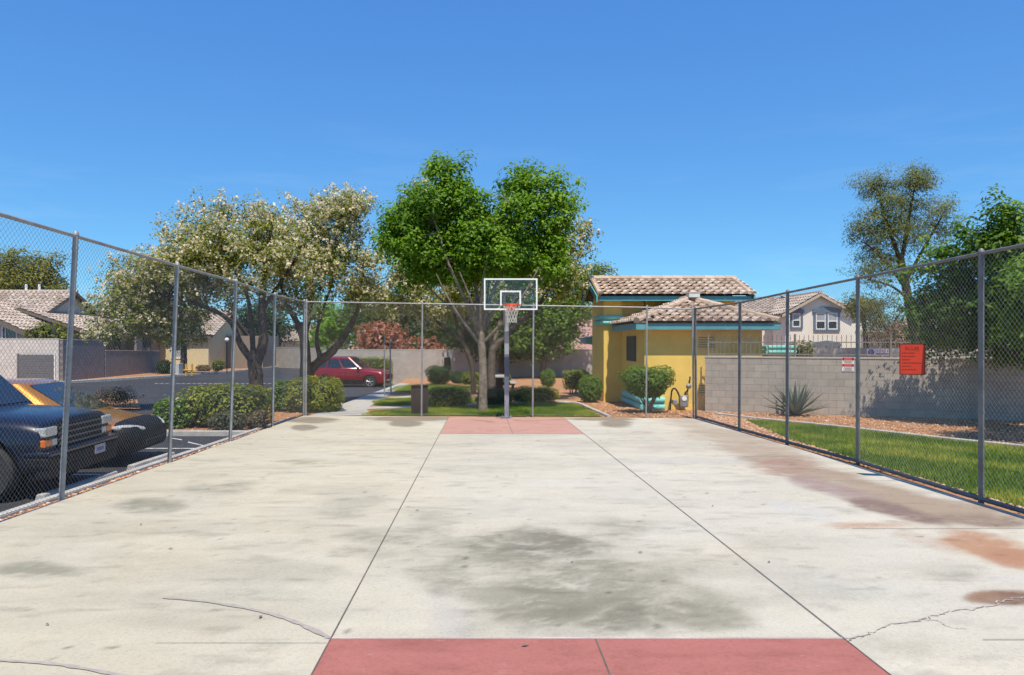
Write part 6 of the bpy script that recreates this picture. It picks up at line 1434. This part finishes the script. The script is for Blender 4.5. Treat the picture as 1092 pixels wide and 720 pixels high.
tree('tree', 'tall feathery eucalyptus with a dark leaning trunk behind the iron fence', 'tree', 31.0,
     [(985, 405, 0, .26), (980, 375, 0, .22), (972, 340, 0, .18), (966, 305, 0, .16), (960, 275, 0, .13)],
     [[(961, 280, 0, .10), (948, 245, 0, .07), (938, 210, 0, .04)], [(961, 280, 0, .10), (968, 240, .3, .07), (975, 200, .3, .035)], [(965, 305, 0, .09), (945, 280, -.4, .06), (922, 258, -.5, .03)], [(966, 300, 0, .09), (985, 265, .4, .06), (1008, 225, .5, .03)], [(968, 318, 0, .07), (950, 305, -.2, .045), (925, 298, -.3, .025)]],
     [(950, 215, 28, 26, 0), (975, 205, 26, 20, .3), (935, 240, 26, 20, -.2), (965, 240, 34, 26, 0), (918, 252, 16, 16, 0), (1000, 228, 20, 18, .3), (925, 278, 18, 20, -.2), (955, 270, 30, 22, .2), (990, 255, 22, 22, .3), (935, 300, 18, 10, 0), (980, 190, 14, 8, .2), (930, 200, 12, 10, 0), (945, 330, 16, 14, .2)],
     'euc', 850, 30, .36, .15, .2, bark=M_barkd, twigs=150, droop=1.3, power=2.6, twig_r=.010)
tree('tree', 'glossy green tree leaning over the lawn from beyond the right edge', 'tree', 16.6,
     [(1118, 470, 0, .16), (1114, 430, 0, .13), (1108, 395, 0, .12), (1100, 370, 0, .11)],
     [[(1101, 374, 0, .08), (1075, 335, .6, .06), (1040, 300, 1.2, .045), (1000, 275, 1.8, .025)], [(1101, 374, 0, .08), (1090, 320, .3, .06), (1080, 270, .3, .04), (1078, 230, .3, .025)], [(1101, 374, 0, .08), (1120, 320, -1, .06), (1140, 260, -2, .03)], [(1104, 392, 0, .06), (1065, 365, .8, .045), (1020, 340, 1.4, .03), (985, 320, 1.8, .018)], [(1104, 388, 0, .06), (1095, 350, -1.2, .045), (1080, 310, -2.2, .03)]],
     [(1008, 288, 26, 24, 1.6), (1045, 275, 32, 30, 1.0), (1076, 256, 24, 32, .2), (1085, 226, 16, 12, 0), (1056, 315, 44, 32, 1.2), (1006, 325, 32, 26, 1.9), (1092, 300, 40, 44, .4), (1036, 348, 42, 24, 1.8), (1085, 350, 36, 26, .8), (985, 292, 14, 12, 1.8), (1000, 348, 24, 18, 2.0), (1040, 245, 12, 10, .4), (1130, 280, 40, 50, -.6), (1130, 340, 44, 40, -.8), (995, 262, 9, 7, 1.4), (1016, 236, 5, 6, 1.0),
      (1105, 300, 34, 40, -2.2), (1120, 330, 44, 36, -2.8), (1112, 360, 30, 20, -1.6), (1070, 350, 36, 20, 2.2), (1100, 368, 40, 14, 1.6), (1020, 360, 30, 12, 2.3), (1140, 300, 50, 60, 1.4)],
     'lawn_tree', 2000, 32, .28, .12, .45, bark=M_barkd, twigs=110, droop=.3, power=2.6)
tree('tree', 'drooping brown-green tree against the cream house corner', 'tree', 50.0,
     [(924, 395, 0, .2), (923, 360, 0, .15), (920, 335, 0, .12)], [[(920, 338, 0, .1), (912, 322, 0, .06), (906, 318, 0, .04)], [(920, 338, 0, .1), (928, 322, 0, .06), (934, 318, 0, .04)]],
     [(914, 328, 9, 10, 0), (926, 334, 9, 18, 0), (930, 350, 6, 12, 0)], 'olive', 150, 26, .5, .22, .25, bark=M_barkd, twigs=30, droop=1.5)
tree('tree', 'sparse grey-leaved tree beyond the iron fence left of the eucalyptus trunk', 'tree', 44.0,
     [(948, 396, 0, .16), (948, 370, 0, .12), (947, 352, 0, .1)], [[(947, 354, 0, .08), (938, 338, 0, .05), (934, 326, 0, .03)], [(947, 354, 0, .08), (956, 340, 0, .05), (962, 330, 0, .03)]],
     [(940, 338, 14, 14, 0), (958, 345, 14, 14, 0)], 'grey', 90, 18, .5, .17, .3, bark=M_barkd, twigs=50, droop=.8)
